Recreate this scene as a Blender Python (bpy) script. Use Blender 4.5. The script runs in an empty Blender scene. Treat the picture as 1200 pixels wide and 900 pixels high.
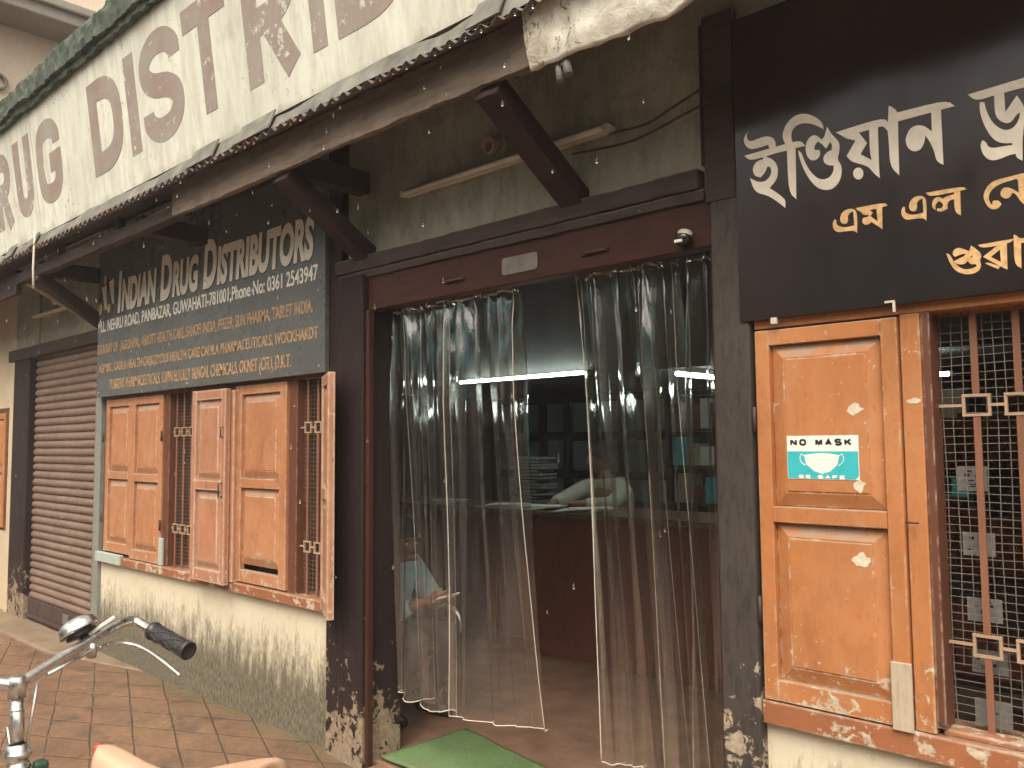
import bpy, bmesh, math, random
from mathutils import Vector, Matrix, noise
from mathutils.geometry import delaunay_2d_cdt

random.seed(7)
R = math.radians
SC = bpy.context.scene
COL = SC.collection

# ------------------------------------------------------------------ camera
cam_d = bpy.data.cameras.new("camera")
cam = bpy.data.objects.new("camera", cam_d)
COL.objects.link(cam)
yaw, pit, rol = R(43.3135), R(4.0373), R(0.4854)
f = Vector((-math.sin(yaw) * math.cos(pit), math.cos(yaw) * math.cos(pit), math.sin(pit)))
r = Vector((math.cos(yaw), math.sin(yaw), 0))
d = f.cross(r)
r2 = math.cos(rol) * r + math.sin(rol) * d
d2 = -math.sin(rol) * r + math.cos(rol) * d
m = Matrix((r2, -d2, -f)).transposed().to_4x4()
m.translation = (0, 0, 1.55)
cam.matrix_world = m
cam_d.lens = 29.52
cam_d.sensor_width = 36
cam_d.clip_start = 0.05
cam_d.clip_end = 2000
SC.camera = cam

# ------------------------------------------------------------------ light
SUN_EL, SUN_AZ = 52.0, 150.0          # azimuth from +Y, clockwise
world = bpy.data.worlds.new("World")
SC.world = world
world.use_nodes = True
wn, wl = world.node_tree.nodes, world.node_tree.links
wn.clear()
sky = wn.new("ShaderNodeTexSky")
sky.sky_type = 'NISHITA'
sky.sun_disc = False
sky.sun_elevation = R(SUN_EL)
sky.sun_rotation = R(SUN_AZ)
sky.air_density = 1.0
sky.dust_density = 6.0
sky.ozone_density = 0.6
hs = wn.new("ShaderNodeHueSaturation")
hs.inputs['Saturation'].default_value = 0.25
bg = wn.new("ShaderNodeBackground")
bg.inputs['Strength'].default_value = 0.15
wo = wn.new("ShaderNodeOutputWorld")
wl.new(sky.outputs[0], hs.inputs['Color'])
wl.new(hs.outputs[0], bg.inputs['Color'])
wl.new(bg.outputs[0], wo.inputs[0])

sun_d = bpy.data.lights.new("sun", 'SUN')
sun_d.energy = 0.6
sun_d.angle = R(40)
sun_d.color = (1.0, 0.93, 0.82)
sun = bpy.data.objects.new("sun", sun_d)
COL.objects.link(sun)
az = R(SUN_AZ)
sdir = Vector((math.sin(az) * math.cos(R(SUN_EL)), math.cos(az) * math.cos(R(SUN_EL)), math.sin(R(SUN_EL))))
sun.rotation_euler = sdir.to_track_quat('Z', 'Y').to_euler()
sun.location = sdir * 40

SC.view_settings.view_transform = 'Standard'
SC.view_settings.look = 'None'
SC.view_settings.exposure = 1.05
SC.view_settings.use_white_balance = True
SC.view_settings.white_balance_temperature = 7200
SC.view_settings.white_balance_tint = 10
SC.view_settings.gamma = 1.0
SC.cycles.max_bounces = 10
SC.cycles.transparent_max_bounces = 24
SC.cycles.use_denoising = True
SC.cycles.sample_clamp_indirect = 6

# ------------------------------------------------------------------ helpers
ORIG = {}


def rounded(pts):
    """cut the shallow corners of an outline twice, keep its sharp ones"""
    for _ in range(2):
        out = []
        n = len(pts)
        for i in range(n):
            a, b, c = Vector(pts[i - 1]), Vector(pts[i]), Vector(pts[(i + 1) % n])
            u, v = b - a, c - b
            if u.length < 1e-6 or v.length < 1e-6 or u.angle(v) > R(62):
                out.append(tuple(b))
            else:
                out += [tuple(b - u * 0.25), tuple(b + v * 0.25)]
        pts = out
    return pts


class MB:
    """collects boxes, bars, tubes and outlines; build() links them as one mesh object"""

    def __init__(self):
        self.bm = bmesh.new()

    def box(self, x0, x1, y0, y1, z0, z1, jit=0.0):
        vs = []
        for x in (x0, x1):
            for y in (y0, y1):
                for z in (z0, z1):
                    vs.append(self.bm.verts.new((x + random.uniform(-jit, jit), y + random.uniform(-jit, jit), z + random.uniform(-jit, jit))))
        for q in ((0, 1, 3, 2), (4, 6, 7, 5), (0, 4, 5, 1), (2, 3, 7, 6), (0, 2, 6, 4), (1, 5, 7, 3)):
            self.bm.faces.new([vs[i] for i in q])
        return self

    def hexa(self, bottom, top):
        b = [self.bm.verts.new(p) for p in bottom]
        t = [self.bm.verts.new(p) for p in top]
        n = len(b)
        self.bm.faces.new(list(reversed(b)))
        self.bm.faces.new(t)
        for i in range(n):
            self.bm.faces.new([b[i], b[(i + 1) % n], t[(i + 1) % n], t[i]])
        return self

    def bar(self, p, q, w, h, up=(0, 0, 1)):
        """square bar from p to q, w across, h along up"""
        p, q = Vector(p), Vector(q)
        a = (q - p).normalized()
        s = a.cross(Vector(up)).normalized() * (w / 2)
        u = s.cross(a).normalized() * (h / 2)
        return self.hexa([p - s - u, p + s - u, p + s + u, p - s + u], [q - s - u, q + s - u, q + s + u, q - s + u])

    def tube(self, pts, rad, n=10, caps=True):
        pts = [Vector(p) for p in pts]
        rads = rad if isinstance(rad, (list, tuple)) else [rad] * len(pts)
        t0 = (pts[1] - pts[0]).normalized()
        up = Vector((0, 0, 1)) if abs(t0.z) < 0.9 else Vector((1, 0, 0))
        s = t0.cross(up).normalized()
        rings = []
        for i, p in enumerate(pts):
            a = (pts[min(i + 1, len(pts) - 1)] - pts[max(i - 1, 0)]).normalized()
            s = (s - a * s.dot(a)).normalized()
            u = a.cross(s)
            rings.append([self.bm.verts.new(p + (s * math.cos(2 * math.pi * k / n) + u * math.sin(2 * math.pi * k / n)) * rads[i]) for k in range(n)])
        for i in range(len(rings) - 1):
            for k in range(n):
                fc = self.bm.faces.new([rings[i][k], rings[i][(k + 1) % n], rings[i + 1][(k + 1) % n], rings[i + 1][k]])
                fc.smooth = True
        if caps:
            self.bm.faces.new(list(reversed(rings[0])))
            self.bm.faces.new(rings[-1])
        return self

    def lathe(self, prof, c, axis=(0, 0, 1), n=24):
        """prof: (radius, height) pairs along axis from c"""
        c, a = Vector(c), Vector(axis).normalized()
        s = a.orthogonal().normalized()
        u = a.cross(s)
        rings = []
        for (rr, h) in prof:
            if rr < 1e-5:
                rings.append([self.bm.verts.new(c + a * h)])
            else:
                rings.append([self.bm.verts.new(c + a * h + (s * math.cos(2 * math.pi * k / n) + u * math.sin(2 * math.pi * k / n)) * rr) for k in range(n)])
        for i in range(len(rings) - 1):
            A, B = rings[i], rings[i + 1]
            for k in range(n):
                k2 = (k + 1) % n
                if len(A) == 1 and len(B) == 1:
                    continue
                if len(A) == 1:
                    fc = self.bm.faces.new([A[0], B[k2], B[k]])
                elif len(B) == 1:
                    fc = self.bm.faces.new([A[k], A[k2], B[0]])
                else:
                    fc = self.bm.faces.new([A[k], A[k2], B[k2], B[k]])
                fc.smooth = True
        return self

    def outline(self, pts, fn, t, round_=False):
        """flat outline (list of (u, v)), thickness t; fn(u, v, w) -> point, w towards the viewer"""
        area = sum(pts[i][0] * pts[(i + 1) % len(pts)][1] - pts[(i + 1) % len(pts)][0] * pts[i][1] for i in range(len(pts)))
        if area < 0:
            pts = list(reversed(pts))
        if round_:
            pts = rounded(pts)
        n = len(pts)
        vv, ee, tri, _, _, _ = delaunay_2d_cdt([Vector(q) for q in pts], [(i, (i + 1) % n) for i in range(n)], [], 0, 1e-6)
        fr = [self.bm.verts.new(fn(q.x, q.y, t)) for q in vv]
        used = {}
        for f_ in tri:
            cx = sum(vv[i].x for i in f_) / 3
            cy = sum(vv[i].y for i in f_) / 3
            wind = 0
            for i in range(n):
                (x0, y0), (x1, y1) = pts[i], pts[(i + 1) % n]
                if (y0 <= cy) != (y1 <= cy):
                    xx = x0 + (cy - y0) / (y1 - y0) * (x1 - x0)
                    if xx > cx:
                        wind += 1 if y1 > y0 else -1
            if wind == 0:
                continue
            self.bm.faces.new([fr[i] for i in f_])
            for a, b in ((f_[0], f_[1]), (f_[1], f_[2]), (f_[2], f_[0])):
                used[(a, b)] = True
        bk = {}
        for a, b in list(used):
            if (b, a) not in used:
                for i in (a, b):
                    if i not in bk:
                        bk[i] = self.bm.verts.new(fn(vv[i].x, vv[i].y, 0))
                self.bm.faces.new([fr[b], fr[a], bk[a], bk[b]])
        for q in fr:
            if not q.link_faces:
                self.bm.verts.remove(q)
        return self

    def grid(self, fn, nu, nv, smooth=True):
        vs = [[self.bm.verts.new(fn(i / nu, j / nv)) for j in range(nv + 1)] for i in range(nu + 1)]
        for i in range(nu):
            for j in range(nv):
                fc = self.bm.faces.new([vs[i][j], vs[i + 1][j], vs[i + 1][j + 1], vs[i][j + 1]])
                fc.smooth = smooth
        return self

    def build(self, name, mat, parent=None, bevel=0.0, recalc=True, base=None, subsurf=0):
        bm = self.bm
        if recalc:
            bmesh.ops.recalc_face_normals(bm, faces=bm.faces)
        if parent is not None:
            o0 = ORIG[parent.name]
        elif base is not None:
            o0 = Vector(base)
        else:
            xs = [v.co.x for v in bm.verts]; ys = [v.co.y for v in bm.verts]; zs = [v.co.z for v in bm.verts]
            o0 = Vector(((min(xs) + max(xs)) / 2, (min(ys) + max(ys)) / 2, min(zs)))
        for v in bm.verts:
            v.co -= o0
        me = bpy.data.meshes.new(name)
        bm.to_mesh(me)
        bm.free()
        me.materials.append(mat)
        o = bpy.data.objects.new(name, me)
        COL.objects.link(o)
        if parent is not None:
            o.parent = parent
        else:
            o.location = o0
        ORIG[o.name] = o0.copy()
        if bevel:
            bv = o.modifiers.new("bevel", 'BEVEL')
            bv.width = bevel
            bv.segments = 2
            bv.limit_method = 'ANGLE'
            bv.angle_limit = R(40)
            bv.harden_normals = False
        if subsurf:
            ss = o.modifiers.new("sub", 'SUBSURF')
            ss.levels = ss.render_levels = subsurf
        return o


def empty(name, loc):
    o = bpy.data.objects.new(name, None)
    COL.objects.link(o)
    o.location = loc
    o.empty_display_size = 0.1
    ORIG[o.name] = Vector(loc)
    return o


def tag(o, label=None, cat=None, group=None, kind=None):
    if label:
        o['label'] = label
    if cat:
        o['category'] = cat
    if group:
        o['group'] = group
    if kind:
        o['kind'] = kind
    return o


def thing(name, loc, label, cat, group=None):
    return tag(empty(name, loc), label, cat, group)


def copy_tree(o, parent=None):
    c = o.copy()
    COL.objects.link(c)
    c.parent = parent
    for ch in list(o.children):
        copy_tree(ch, c)
    return c


# ------------------------------------------------------------------ materials
class NT:
    def __init__(self, name):
        self.m = bpy.data.materials.new(name)
        self.m.use_nodes = True
        self.t = self.m.node_tree
        self.n, self.l = self.t.nodes, self.t.links
        self.n.clear()
        self.out = self.n.new("ShaderNodeOutputMaterial")
        self.geo = self.n.new("ShaderNodeNewGeometry")
        self.pos = self.geo.outputs['Position']
        self.sep = self.n.new("ShaderNodeSeparateXYZ")
        self.l.new(self.pos, self.sep.inputs[0])

    def mapping(self, scale=(1, 1, 1), rot=(0, 0, 0), loc=(0, 0, 0)):
        k = self.n.new("ShaderNodeMapping")
        k.inputs['Scale'].default_value = scale
        k.inputs['Rotation'].default_value = rot
        k.inputs['Location'].default_value = loc
        self.l.new(self.pos, k.inputs[0])
        return k.outputs[0]

    def noise(self, scale, detail=5, rough=0.6, dist=0.0, vec=None):
        k = self.n.new("ShaderNodeTexNoise")
        k.inputs['Scale'].default_value = scale
        k.inputs['Detail'].default_value = detail
        k.inputs['Roughness'].default_value = rough
        k.inputs['Distortion'].default_value = dist
        self.l.new(vec if vec is not None else self.pos, k.inputs['Vector'])
        return k.outputs['Fac']

    def voronoi(self, scale, vec=None, feature='F1'):
        k = self.n.new("ShaderNodeTexVoronoi")
        k.feature = feature
        k.inputs['Scale'].default_value = scale
        self.l.new(vec if vec is not None else self.pos, k.inputs['Vector'])
        return k.outputs['Distance']

    def rng(self, x, a, b, c=0.0, d=1.0):
        k = self.n.new("ShaderNodeMapRange")
        k.inputs[1].default_value = a
        k.inputs[2].default_value = b
        k.inputs[3].default_value = c
        k.inputs[4].default_value = d
        self.l.new(x, k.inputs[0])
        return k.outputs[0]

    def math(self, op, a, b=0.0, clamp=False):
        k = self.n.new("ShaderNodeMath")
        k.operation = op
        k.use_clamp = clamp
        for i, v in enumerate((a, b)):
            if isinstance(v, (int, float)):
                k.inputs[i].default_value = v
            else:
                self.l.new(v, k.inputs[i])
        return k.outputs[0]

    def mix(self, fac, a, b):
        k = self.n.new("ShaderNodeMix")
        k.data_type = 'RGBA'
        for i, v in ((0, fac), (6, a), (7, b)):
            if isinstance(v, (int, float)):
                k.inputs[i].default_value = v
            elif isinstance(v, tuple):
                k.inputs[i].default_value = (v[0], v[1], v[2], 1)
            else:
                self.l.new(v, k.inputs[i])
        return k.outputs[2]

    def bump(self, h, strength=0.3, dist=0.004):
        k = self.n.new("ShaderNodeBump")
        k.inputs['Strength'].default_value = strength
        k.inputs['Distance'].default_value = dist
        self.l.new(h, k.inputs['Height'])
        return k.outputs[0]

    def bsdf(self, col, rough=0.6, metal=0.0, normal=None, spec=0.5):
        b = self.n.new("ShaderNodeBsdfPrincipled")
        for key, v in (('Base Color', col), ('Roughness', rough), ('Metallic', metal), ('Specular IOR Level', spec)):
            if isinstance(v, (int, float)):
                b.inputs[key].default_value = v
            elif isinstance(v, tuple):
                b.inputs[key].default_value = (v[0], v[1], v[2], 1)
            else:
                self.l.new(v, b.inputs[key])
        if normal is not None:
            self.l.new(normal, b.inputs['Normal'])
        return b.outputs[0]

    def done(self, shader):
        self.l.new(shader, self.out.inputs['Surface'])
        return self.m


def shade(c, k):
    return tuple(min(1, v * k) for v in c)


def painted(name, base, under, chip=0.60, zlow=None, edge=0.0, rough=0.55, streak=(3, 3, 0.6), dust=0.0, scale=22, grime=0.35, bump=0.25, spec=0.3, edge_r=0.012, fade=None, flecks=0):
    """old paint: uneven tone, chips showing the undercoat, more of them low down and on worn edges"""
    t = NT(name)
    big = t.noise(2.2, 5, 0.6)
    st = t.noise(9, 5, 0.65, vec=t.mapping(streak))
    col = t.mix(t.rng(big, 0.3, 0.7), shade(base, 0.82), shade(base, 1.14))
    col = t.mix(t.rng(st, 0.45, 0.78, 0, grime), col, shade(base, 0.38))
    if fade:
        fn_ = t.noise(3.4, 7, 0.7, 0.8, vec=t.mapping((1.6, 1.6, 0.8)))
        col = t.mix(t.rng(fn_, 0.42, 0.68, 0, 0.55), col, fade)
        gr = t.noise(70, 4, 0.75, vec=t.mapping((1, 1, 0.35)))
        col = t.mix(t.rng(gr, 0.56, 0.72, 0, 0.45), col, shade(base, 0.45))
        dk = t.noise(2.6, 6, 0.7, 0.5, vec=t.mapping((1.5, 1.5, 0.9), loc=(4, 2, 7)))
        col = t.mix(t.rng(dk, 0.54, 0.72, 0, 0.55), col, shade(base, 0.52))
    fine = t.math('ADD', t.math('MULTIPLY', t.noise(scale, 8, 0.68, 0.35), 0.6), t.math('MULTIPLY', t.noise(scale * 0.35, 6, 0.7, 0.6), 0.4))
    thr = chip
    mask_in = fine
    if zlow:
        low = t.rng(t.sep.outputs[2], zlow[0], zlow[1], zlow[2], 0.0)
        mask_in = t.math('ADD', fine, low)
    if edge:
        bv = t.n.new("ShaderNodeBevel")
        bv.samples = 4
        bv.inputs['Radius'].default_value = edge_r
        dp = t.n.new("ShaderNodeVectorMath")
        dp.operation = 'DOT_PRODUCT'
        t.l.new(bv.outputs[0], dp.inputs[0])
        t.l.new(t.geo.outputs['Normal'], dp.inputs[1])
        e = t.rng(dp.outputs['Value'], 0.985, 0.86, 0.0, edge)
        mask_in = t.math('ADD', mask_in, e)
    mask = t.rng(mask_in, thr, thr + 0.025)
    if flecks:
        fk = t.math('ADD', t.noise(flecks, 5, 0.65, 0.3), t.rng(t.noise(2.4, 3), 0.35, 0.65, -0.06, 0.05))
        fk = t.math('ADD', fk, t.rng(t.sep.outputs[2], 0.66, 1.05, 0.10, 0.0))
        mask = t.math('MAXIMUM', mask, t.rng(fk, 0.69, 0.715))
    ucol = t.mix(t.rng(t.noise(40, 3), 0.35, 0.7), shade(under, 0.6), under)
    col = t.mix(mask, col, ucol)
    if dust:
        sn = t.n.new("ShaderNodeSeparateXYZ")
        t.l.new(t.geo.outputs['Normal'], sn.inputs[0])
        up = t.rng(sn.outputs[2], 0.12, 0.34, 0, dust)
        col = t.mix(t.math('MULTIPLY', up, t.rng(t.noise(14, 4), 0.3, 0.6)), col, (0.30, 0.26, 0.20))
    h = t.math('SUBTRACT', t.math('MULTIPLY', st, 0.6), t.math('MULTIPLY', mask, 0.8))
    rr = t.rng(st, 0.3, 0.8, rough - 0.1, rough + 0.15)
    return t.done(t.bsdf(col, rr, 0, t.bump(h, bump, 0.003), spec))


def plain(name, base, rough=0.5, metal=0.0, var=0.15, scale=20, bump=0.1, spec=0.5):
    t = NT(name)
    n = t.noise(scale, 5, 0.6)
    col = t.mix(t.rng(n, 0.3, 0.7), shade(base, 1 - var), shade(base, 1 + var))
    rr = t.rng(n, 0.3, 0.7, max(0.02, rough - 0.07), rough + 0.07)
    return t.done(t.bsdf(col, rr, metal, t.bump(n, bump, 0.002), spec))


def glow(name, col, strength):
    t = NT(name)
    e = t.n.new("ShaderNodeEmission")
    e.inputs[0].default_value = (*col, 1)
    e.inputs[1].default_value = strength
    return t.done(e.outputs[0])


M = {}
M['orange'] = painted('orange_paint', (0.43, 0.165, 0.060), (0.62, 0.52, 0.38), chip=0.620, zlow=(0.66, 0.96, 0.13), edge=0.11, dust=0.75, streak=(1.5, 1.5, 0.8), grime=0.22, bump=0.2, fade=(0.48, 0.235, 0.110), flecks=45)
M['orange_pale'] = painted('faded_orange_paint', (0.42, 0.175, 0.080), (0.60, 0.51, 0.39), chip=0.612, zlow=(0.66, 0.96, 0.10), edge=0.15, edge_r=0.015, dust=0.75, streak=(1.5, 1.5, 0.8), grime=0.25, bump=0.2, fade=(0.49, 0.265, 0.145), flecks=38)
M['orange_worn'] = painted('worn_orange_paint', (0.39, 0.165, 0.090), (0.64, 0.52, 0.39), chip=0.595, zlow=(0.66, 0.9, 0.11), edge=0.26, edge_r=0.024, dust=0.5, streak=(1.5, 1.5, 0.8), grime=0.22, bump=0.2, fade=(0.46, 0.25, 0.16), flecks=34)
M['orange_dark'] = painted('old_frame_paint', (0.125, 0.046, 0.026), (0.5, 0.38, 0.27), chip=0.645, zlow=(0.64, 0.9, 0.10), edge=0.16, dust=0.5)
M['sill'] = painted('peeling_sill_paint', (0.31, 0.115, 0.052), (0.60, 0.50, 0.37), chip=0.535, edge=0.12, scale=16, streak=(0.8, 3, 3), dust=0.3)
M['dark'] = painted('black_brown_paint', (0.028, 0.018, 0.017), (0.34, 0.255, 0.18), chip=0.68, zlow=(0.0, 0.9, 0.25), scale=18, rough=0.55, streak=(7, 7, 0.9), grime=0.5, spec=0.15)
M['dark_grey'] = painted('grey_black_paint', (0.062, 0.051, 0.045), (0.44, 0.35, 0.25), chip=0.655, zlow=(0.25, 1.1, 0.27), scale=17, rough=0.65, streak=(7, 7, 1.6), grime=0.75, spec=0.12)
M['header'] = painted('red_brown_wood', (0.052, 0.019, 0.013), (0.15, 0.085, 0.055), chip=0.66, rough=0.55, streak=(1, 4, 4), grime=0.6, spec=0.2)
M['beam'] = painted('dark_timber', (0.066, 0.047, 0.040), (0.22, 0.17, 0.125), chip=0.63, rough=0.7, streak=(0.7, 5, 5), grime=0.6, dust=0.8, spec=0.15)
M['brace'] = painted('dark_brace_timber', (0.042, 0.025, 0.022), (0.13, 0.09, 0.07), chip=0.67, rough=0.65, streak=(4, 1, 1), spec=0.15)
M['fascia'] = painted('weathered_board', (0.20, 0.155, 0.12), (0.38, 0.33, 0.265), chip=0.62, rough=0.8, streak=(0.7, 5, 5), grime=0.85, spec=0.15)
M['shutter'] = painted('shutter_paint', (0.205, 0.138, 0.105), (0.36, 0.30, 0.23), chip=0.73, zlow=(0.0, 0.5, 0.06), rough=0.5, streak=(1, 3, 3), grime=0.5, bump=0.05)
M['shutter_dark'] = painted('rusty_bar_paint', (0.07, 0.045, 0.04), (0.3, 0.24, 0.2), chip=0.62, rough=0.6)
M['teal_wood'] = painted('pale_green_paint', (0.40, 0.46, 0.40), (0.5, 0.4, 0.3), chip=0.66, rough=0.6)
M['bare_wood'] = painted('bare_grey_wood', (0.46, 0.37, 0.27), (0.18, 0.14, 0.1), chip=0.66, rough=0.8, streak=(6, 6, 0.8), grime=0.6)


def m_cream():
    t = NT('mouldy_cream_wall')
    n1 = t.noise(1.6, 5, 0.6)
    base = t.mix(t.rng(n1, 0.3, 0.7), (0.55, 0.49, 0.36), (0.65, 0.59, 0.45))
    stain = t.noise(5, 6, 0.7)
    base = t.mix(t.rng(stain, 0.55, 0.8, 0, 0.35), base, (0.42, 0.24, 0.14))
    # mould: vertical streaks climbing from the ground
    st = t.noise(5, 8, 0.72, vec=t.mapping((4.5, 4.5, 1.1)))
    sp = t.noise(38, 6, 0.75, vec=t.mapping((1.6, 1.6, 0.7)))
    h = t.rng(t.sep.outputs[2], 0.0, 0.62, 0.42, -0.25)
    mk = t.math('ADD', t.math('ADD', t.math('MULTIPLY', st, 0.75), t.math('MULTIPLY', sp, 0.62)), h)
    mask = t.rng(mk, 0.53, 0.80, 0, 0.94)
    mcol = t.mix(t.rng(sp, 0.4, 0.65), (0.055, 0.048, 0.035), (0.19, 0.165, 0.11))
    col = t.mix(mask, base, mcol)
    return t.done(t.bsdf(col, 0.9, 0, t.bump(t.math('ADD', sp, st), 0.35, 0.004), 0.2))


def m_wallgreen():
    t = NT('grimy_green_wall')
    n1 = t.noise(1.6, 8, 0.68, 0.4)
    col = t.mix(t.rng(n1, 0.3, 0.68), (0.22, 0.225, 0.18), (0.40, 0.395, 0.31))
    st = t.noise(5, 8, 0.75, 0.3, vec=t.mapping((2.2, 2.2, 0.9)))
    col = t.mix(t.rng(st, 0.45, 0.72, 0, 0.65), col, (0.12, 0.12, 0.095))
    lo = t.math('ADD', t.noise(6, 8, 0.75, 0.6), t.rng(t.sep.outputs[2], 2.48, 2.80, 0.20, -0.2))
    col = t.mix(t.rng(lo, 0.50, 0.72, 0, 0.7), col, (0.40, 0.33, 0.25))
    blot = t.noise(3.1, 6, 0.7, 1.0)
    col = t.mix(t.rng(blot, 0.56, 0.70, 0, 0.55), col, (0.115, 0.11, 0.09))
    sp = t.noise(45, 4, 0.7)
    col = t.mix(t.rng(sp, 0.60, 0.70, 0, 0.45), col, (0.09, 0.085, 0.07))
    return t.done(t.bsdf(col, 0.85, 0, t.bump(t.math('ADD', sp, n1), 0.4, 0.005), 0.25))


def m_parapet(name='weathered_parapet_paint', letter=False):
    t = NT(name)
    n1 = t.noise(1.1, 6, 0.6)
    wall = t.mix(t.rng(n1, 0.3, 0.7), (0.56, 0.56, 0.475), (0.70, 0.70, 0.605))
    st = t.noise(3.5, 7, 0.7, vec=t.mapping((4, 4, 0.6)))
    wall = t.mix(t.rng(st, 0.42, 0.75, 0, 0.7), wall, (0.36, 0.33, 0.25))
    cl = t.noise(2.0, 3)
    sp = t.noise(26, 8, 0.75)
    spk = t.rng(t.math('ADD', sp, t.rng(cl, 0.35, 0.7, -0.08, 0.10)), 0.615, 0.68, 0, 0.7)
    if letter:
        n2 = t.noise(3.0, 5, 0.65)
        paint = t.mix(t.rng(n2, 0.35, 0.65), (0.25, 0.180, 0.152), (0.29, 0.262, 0.222))
        paint = t.mix(t.rng(t.noise(9, 4, 0.7, vec=t.mapping((3, 3, 1))), 0.52, 0.72, 0, 0.4), paint, (0.32, 0.18, 0.13))
        wear = t.rng(t.math('ADD', t.noise(16, 8, 0.75), t.rng(t.noise(1.7, 3), 0.35, 0.7, -0.07, 0.10)), 0.62, 0.66, 0.06, 0.95)
        col = t.mix(wear, paint, wall)
    else:
        col = t.mix(spk, wall, (0.16, 0.15, 0.12))
        damp = t.rng(t.math('ADD', t.noise(5, 5, 0.7), t.rng(t.sep.outputs[2], 3.05, 3.13, 0.25, 0)), 0.62, 0.8, 0, 0.5)
        col = t.mix(damp, col, (0.30, 0.27, 0.2))
    return t.done(t.bsdf(col, 0.75, 0, t.bump(sp, 0.25, 0.003), 0.3))


def m_plaster():
    t = NT('broken_white_plaster')
    n = t.noise(6, 8, 0.7, 0.6)
    col = t.mix(t.rng(n, 0.35, 0.6), (0.50, 0.45, 0.36), (0.82, 0.79, 0.68))
    sp = t.noise(18, 8, 0.75, 1.2)
    k = t.math('ADD', sp, t.rng(t.sep.outputs[0], -1.9, -1.35, 0.14, 0.0))
    col = t.mix(t.rng(k, 0.63, 0.69), col, (0.20, 0.16, 0.12))
    return t.done(t.bsdf(col, 0.85, 0, t.bump(t.math('ADD', n, sp), 0.6, 0.012), 0.2))


def m_moss():
    t = NT('mossy_concrete')
    n = t.noise(9, 7, 0.7)
    col = t.mix(t.rng(n, 0.35, 0.65), (0.045, 0.055, 0.048), (0.14, 0.17, 0.13))
    return t.done(t.bsdf(col, 0.9, 0, t.bump(n, 0.8, 0.02), 0.2))


def m_tiles():
    """stamped diamond paving: two families of joints, wet and worn"""
    t = NT('wet_diamond_paving')
    wob = t.noise(2.5, 3)
    n1 = t.noise(1.4, 6, 0.65)
    n2 = t.noise(30, 5, 0.7)
    col = t.mix(t.rng(n1, 0.3, 0.7), (0.19, 0.105, 0.062), (0.36, 0.215, 0.130))
    col = t.mix(t.rng(n2, 0.35, 0.75, 0, 0.7), col, (0.085, 0.052, 0.038))
    cell = None
    joint = None
    for ang, sp, off in ((-21.0, 0.205, 0.03), (29.0, 0.235, 0.11)):
        a = R(ang)
        nx, ny = -math.sin(a), math.cos(a)
        v = t.math('ADD', t.math('MULTIPLY', t.sep.outputs[0], nx), t.math('MULTIPLY', t.sep.outputs[1], ny))
        v = t.math('ADD', v, t.math('MULTIPLY', wob, 0.03))
        v = t.math('DIVIDE', t.math('ADD', v, off), sp)
        fr = t.math('ABSOLUTE', t.math('SUBTRACT', t.math('FRACT', v), 0.5))
        j = t.rng(fr, 0.465, 0.49)
        # some joints have filled up with dirt or worn away
        j = t.math('MULTIPLY', j, t.rng(t.noise(2.2, 3, vec=t.mapping((1, 1, 1), loc=(ang, 0, 0))), 0.34, 0.5, 0.45, 1.0))
        joint = j if joint is None else t.math('MAXIMUM', joint, j)
        fl = t.math('FLOOR', v)
        cell = t.math('MULTIPLY', fl, 12.9898) if cell is None else t.math('ADD', cell, t.math('MULTIPLY', fl, 78.233))
    rnd = t.math('FRACT', t.math('MULTIPLY', t.math('SINE', cell), 43758.5))
    col = t.mix(t.math('MULTIPLY', rnd, 0.30), col, (0.14, 0.08, 0.05))
    grime = t.rng(t.noise(4.2, 9, 0.78, 0.8), 0.48, 0.64, 0, 0.75)
    col = t.mix(grime, col, (0.085, 0.06, 0.048))
    edge = t.rng(t.math('ADD', t.sep.outputs[1], t.math('MULTIPLY', t.noise(6, 4), 0.12)), 2.45, 2.62, 0, 0.6)
    col = t.mix(edge, col, (0.12, 0.11, 0.06))
    col = t.mix(t.math('MULTIPLY', joint, 0.75), col, (0.06, 0.042, 0.032))
    wet = t.noise(2.0, 4, 0.6)
    rough = t.rng(wet, 0.35, 0.65, 0.22, 0.60)
    h = t.math('SUBTRACT', t.math('ADD', t.math('MULTIPLY', n2, 0.5), t.math('MULTIPLY', t.noise(110, 3, 0.7), 0.35)), joint)
    return t.done(t.bsdf(col, rough, 0, t.bump(h, 0.7, 0.008), 0.4))


def m_concrete(name, a, b, rough=0.8, scale=3.0):
    t = NT(name)
    n = t.noise(scale, 7, 0.68)
    n2 = t.noise(35, 4, 0.7)
    col = t.mix(t.rng(n, 0.3, 0.7), a, b)
    col = t.mix(t.rng(n2, 0.5, 0.8, 0, 0.4), col, shade(a, 0.5))
    return t.done(t.bsdf(col, rough, 0, t.bump(t.math('ADD', n, n2), 0.3, 0.006), 0.3))


def m_corrugated():
    t = NT('rusty_tin')
    n = t.noise(6, 6, 0.7)
    col = t.mix(t.rng(n, 0.45, 0.62), (0.12, 0.125, 0.12), (0.17, 0.085, 0.05))
    return t.done(t.bsdf(col, 0.5, 0.55, t.bump(n, 0.2, 0.003)))


def m_sign(name, base, rough):
    t = NT(name)
    n = t.noise(2.0, 5, 0.6)
    st = t.noise(5, 6, 0.7, vec=t.mapping((6, 6, 0.6)))
    col = t.mix(t.rng(n, 0.3, 0.7), shade(base, 0.85), shade(base, 1.2))
    col = t.mix(t.rng(st, 0.58, 0.8, 0, 0.35), col, shade(base, 2.2))
    rr = t.rng(t.noise(3.5, 6, 0.7), 0.3, 0.7, rough - 0.08, rough + 0.12)
    return t.done(t.bsdf(col, rr, 0, t.bump(n, 0.05, 0.01), 0.4))


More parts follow.
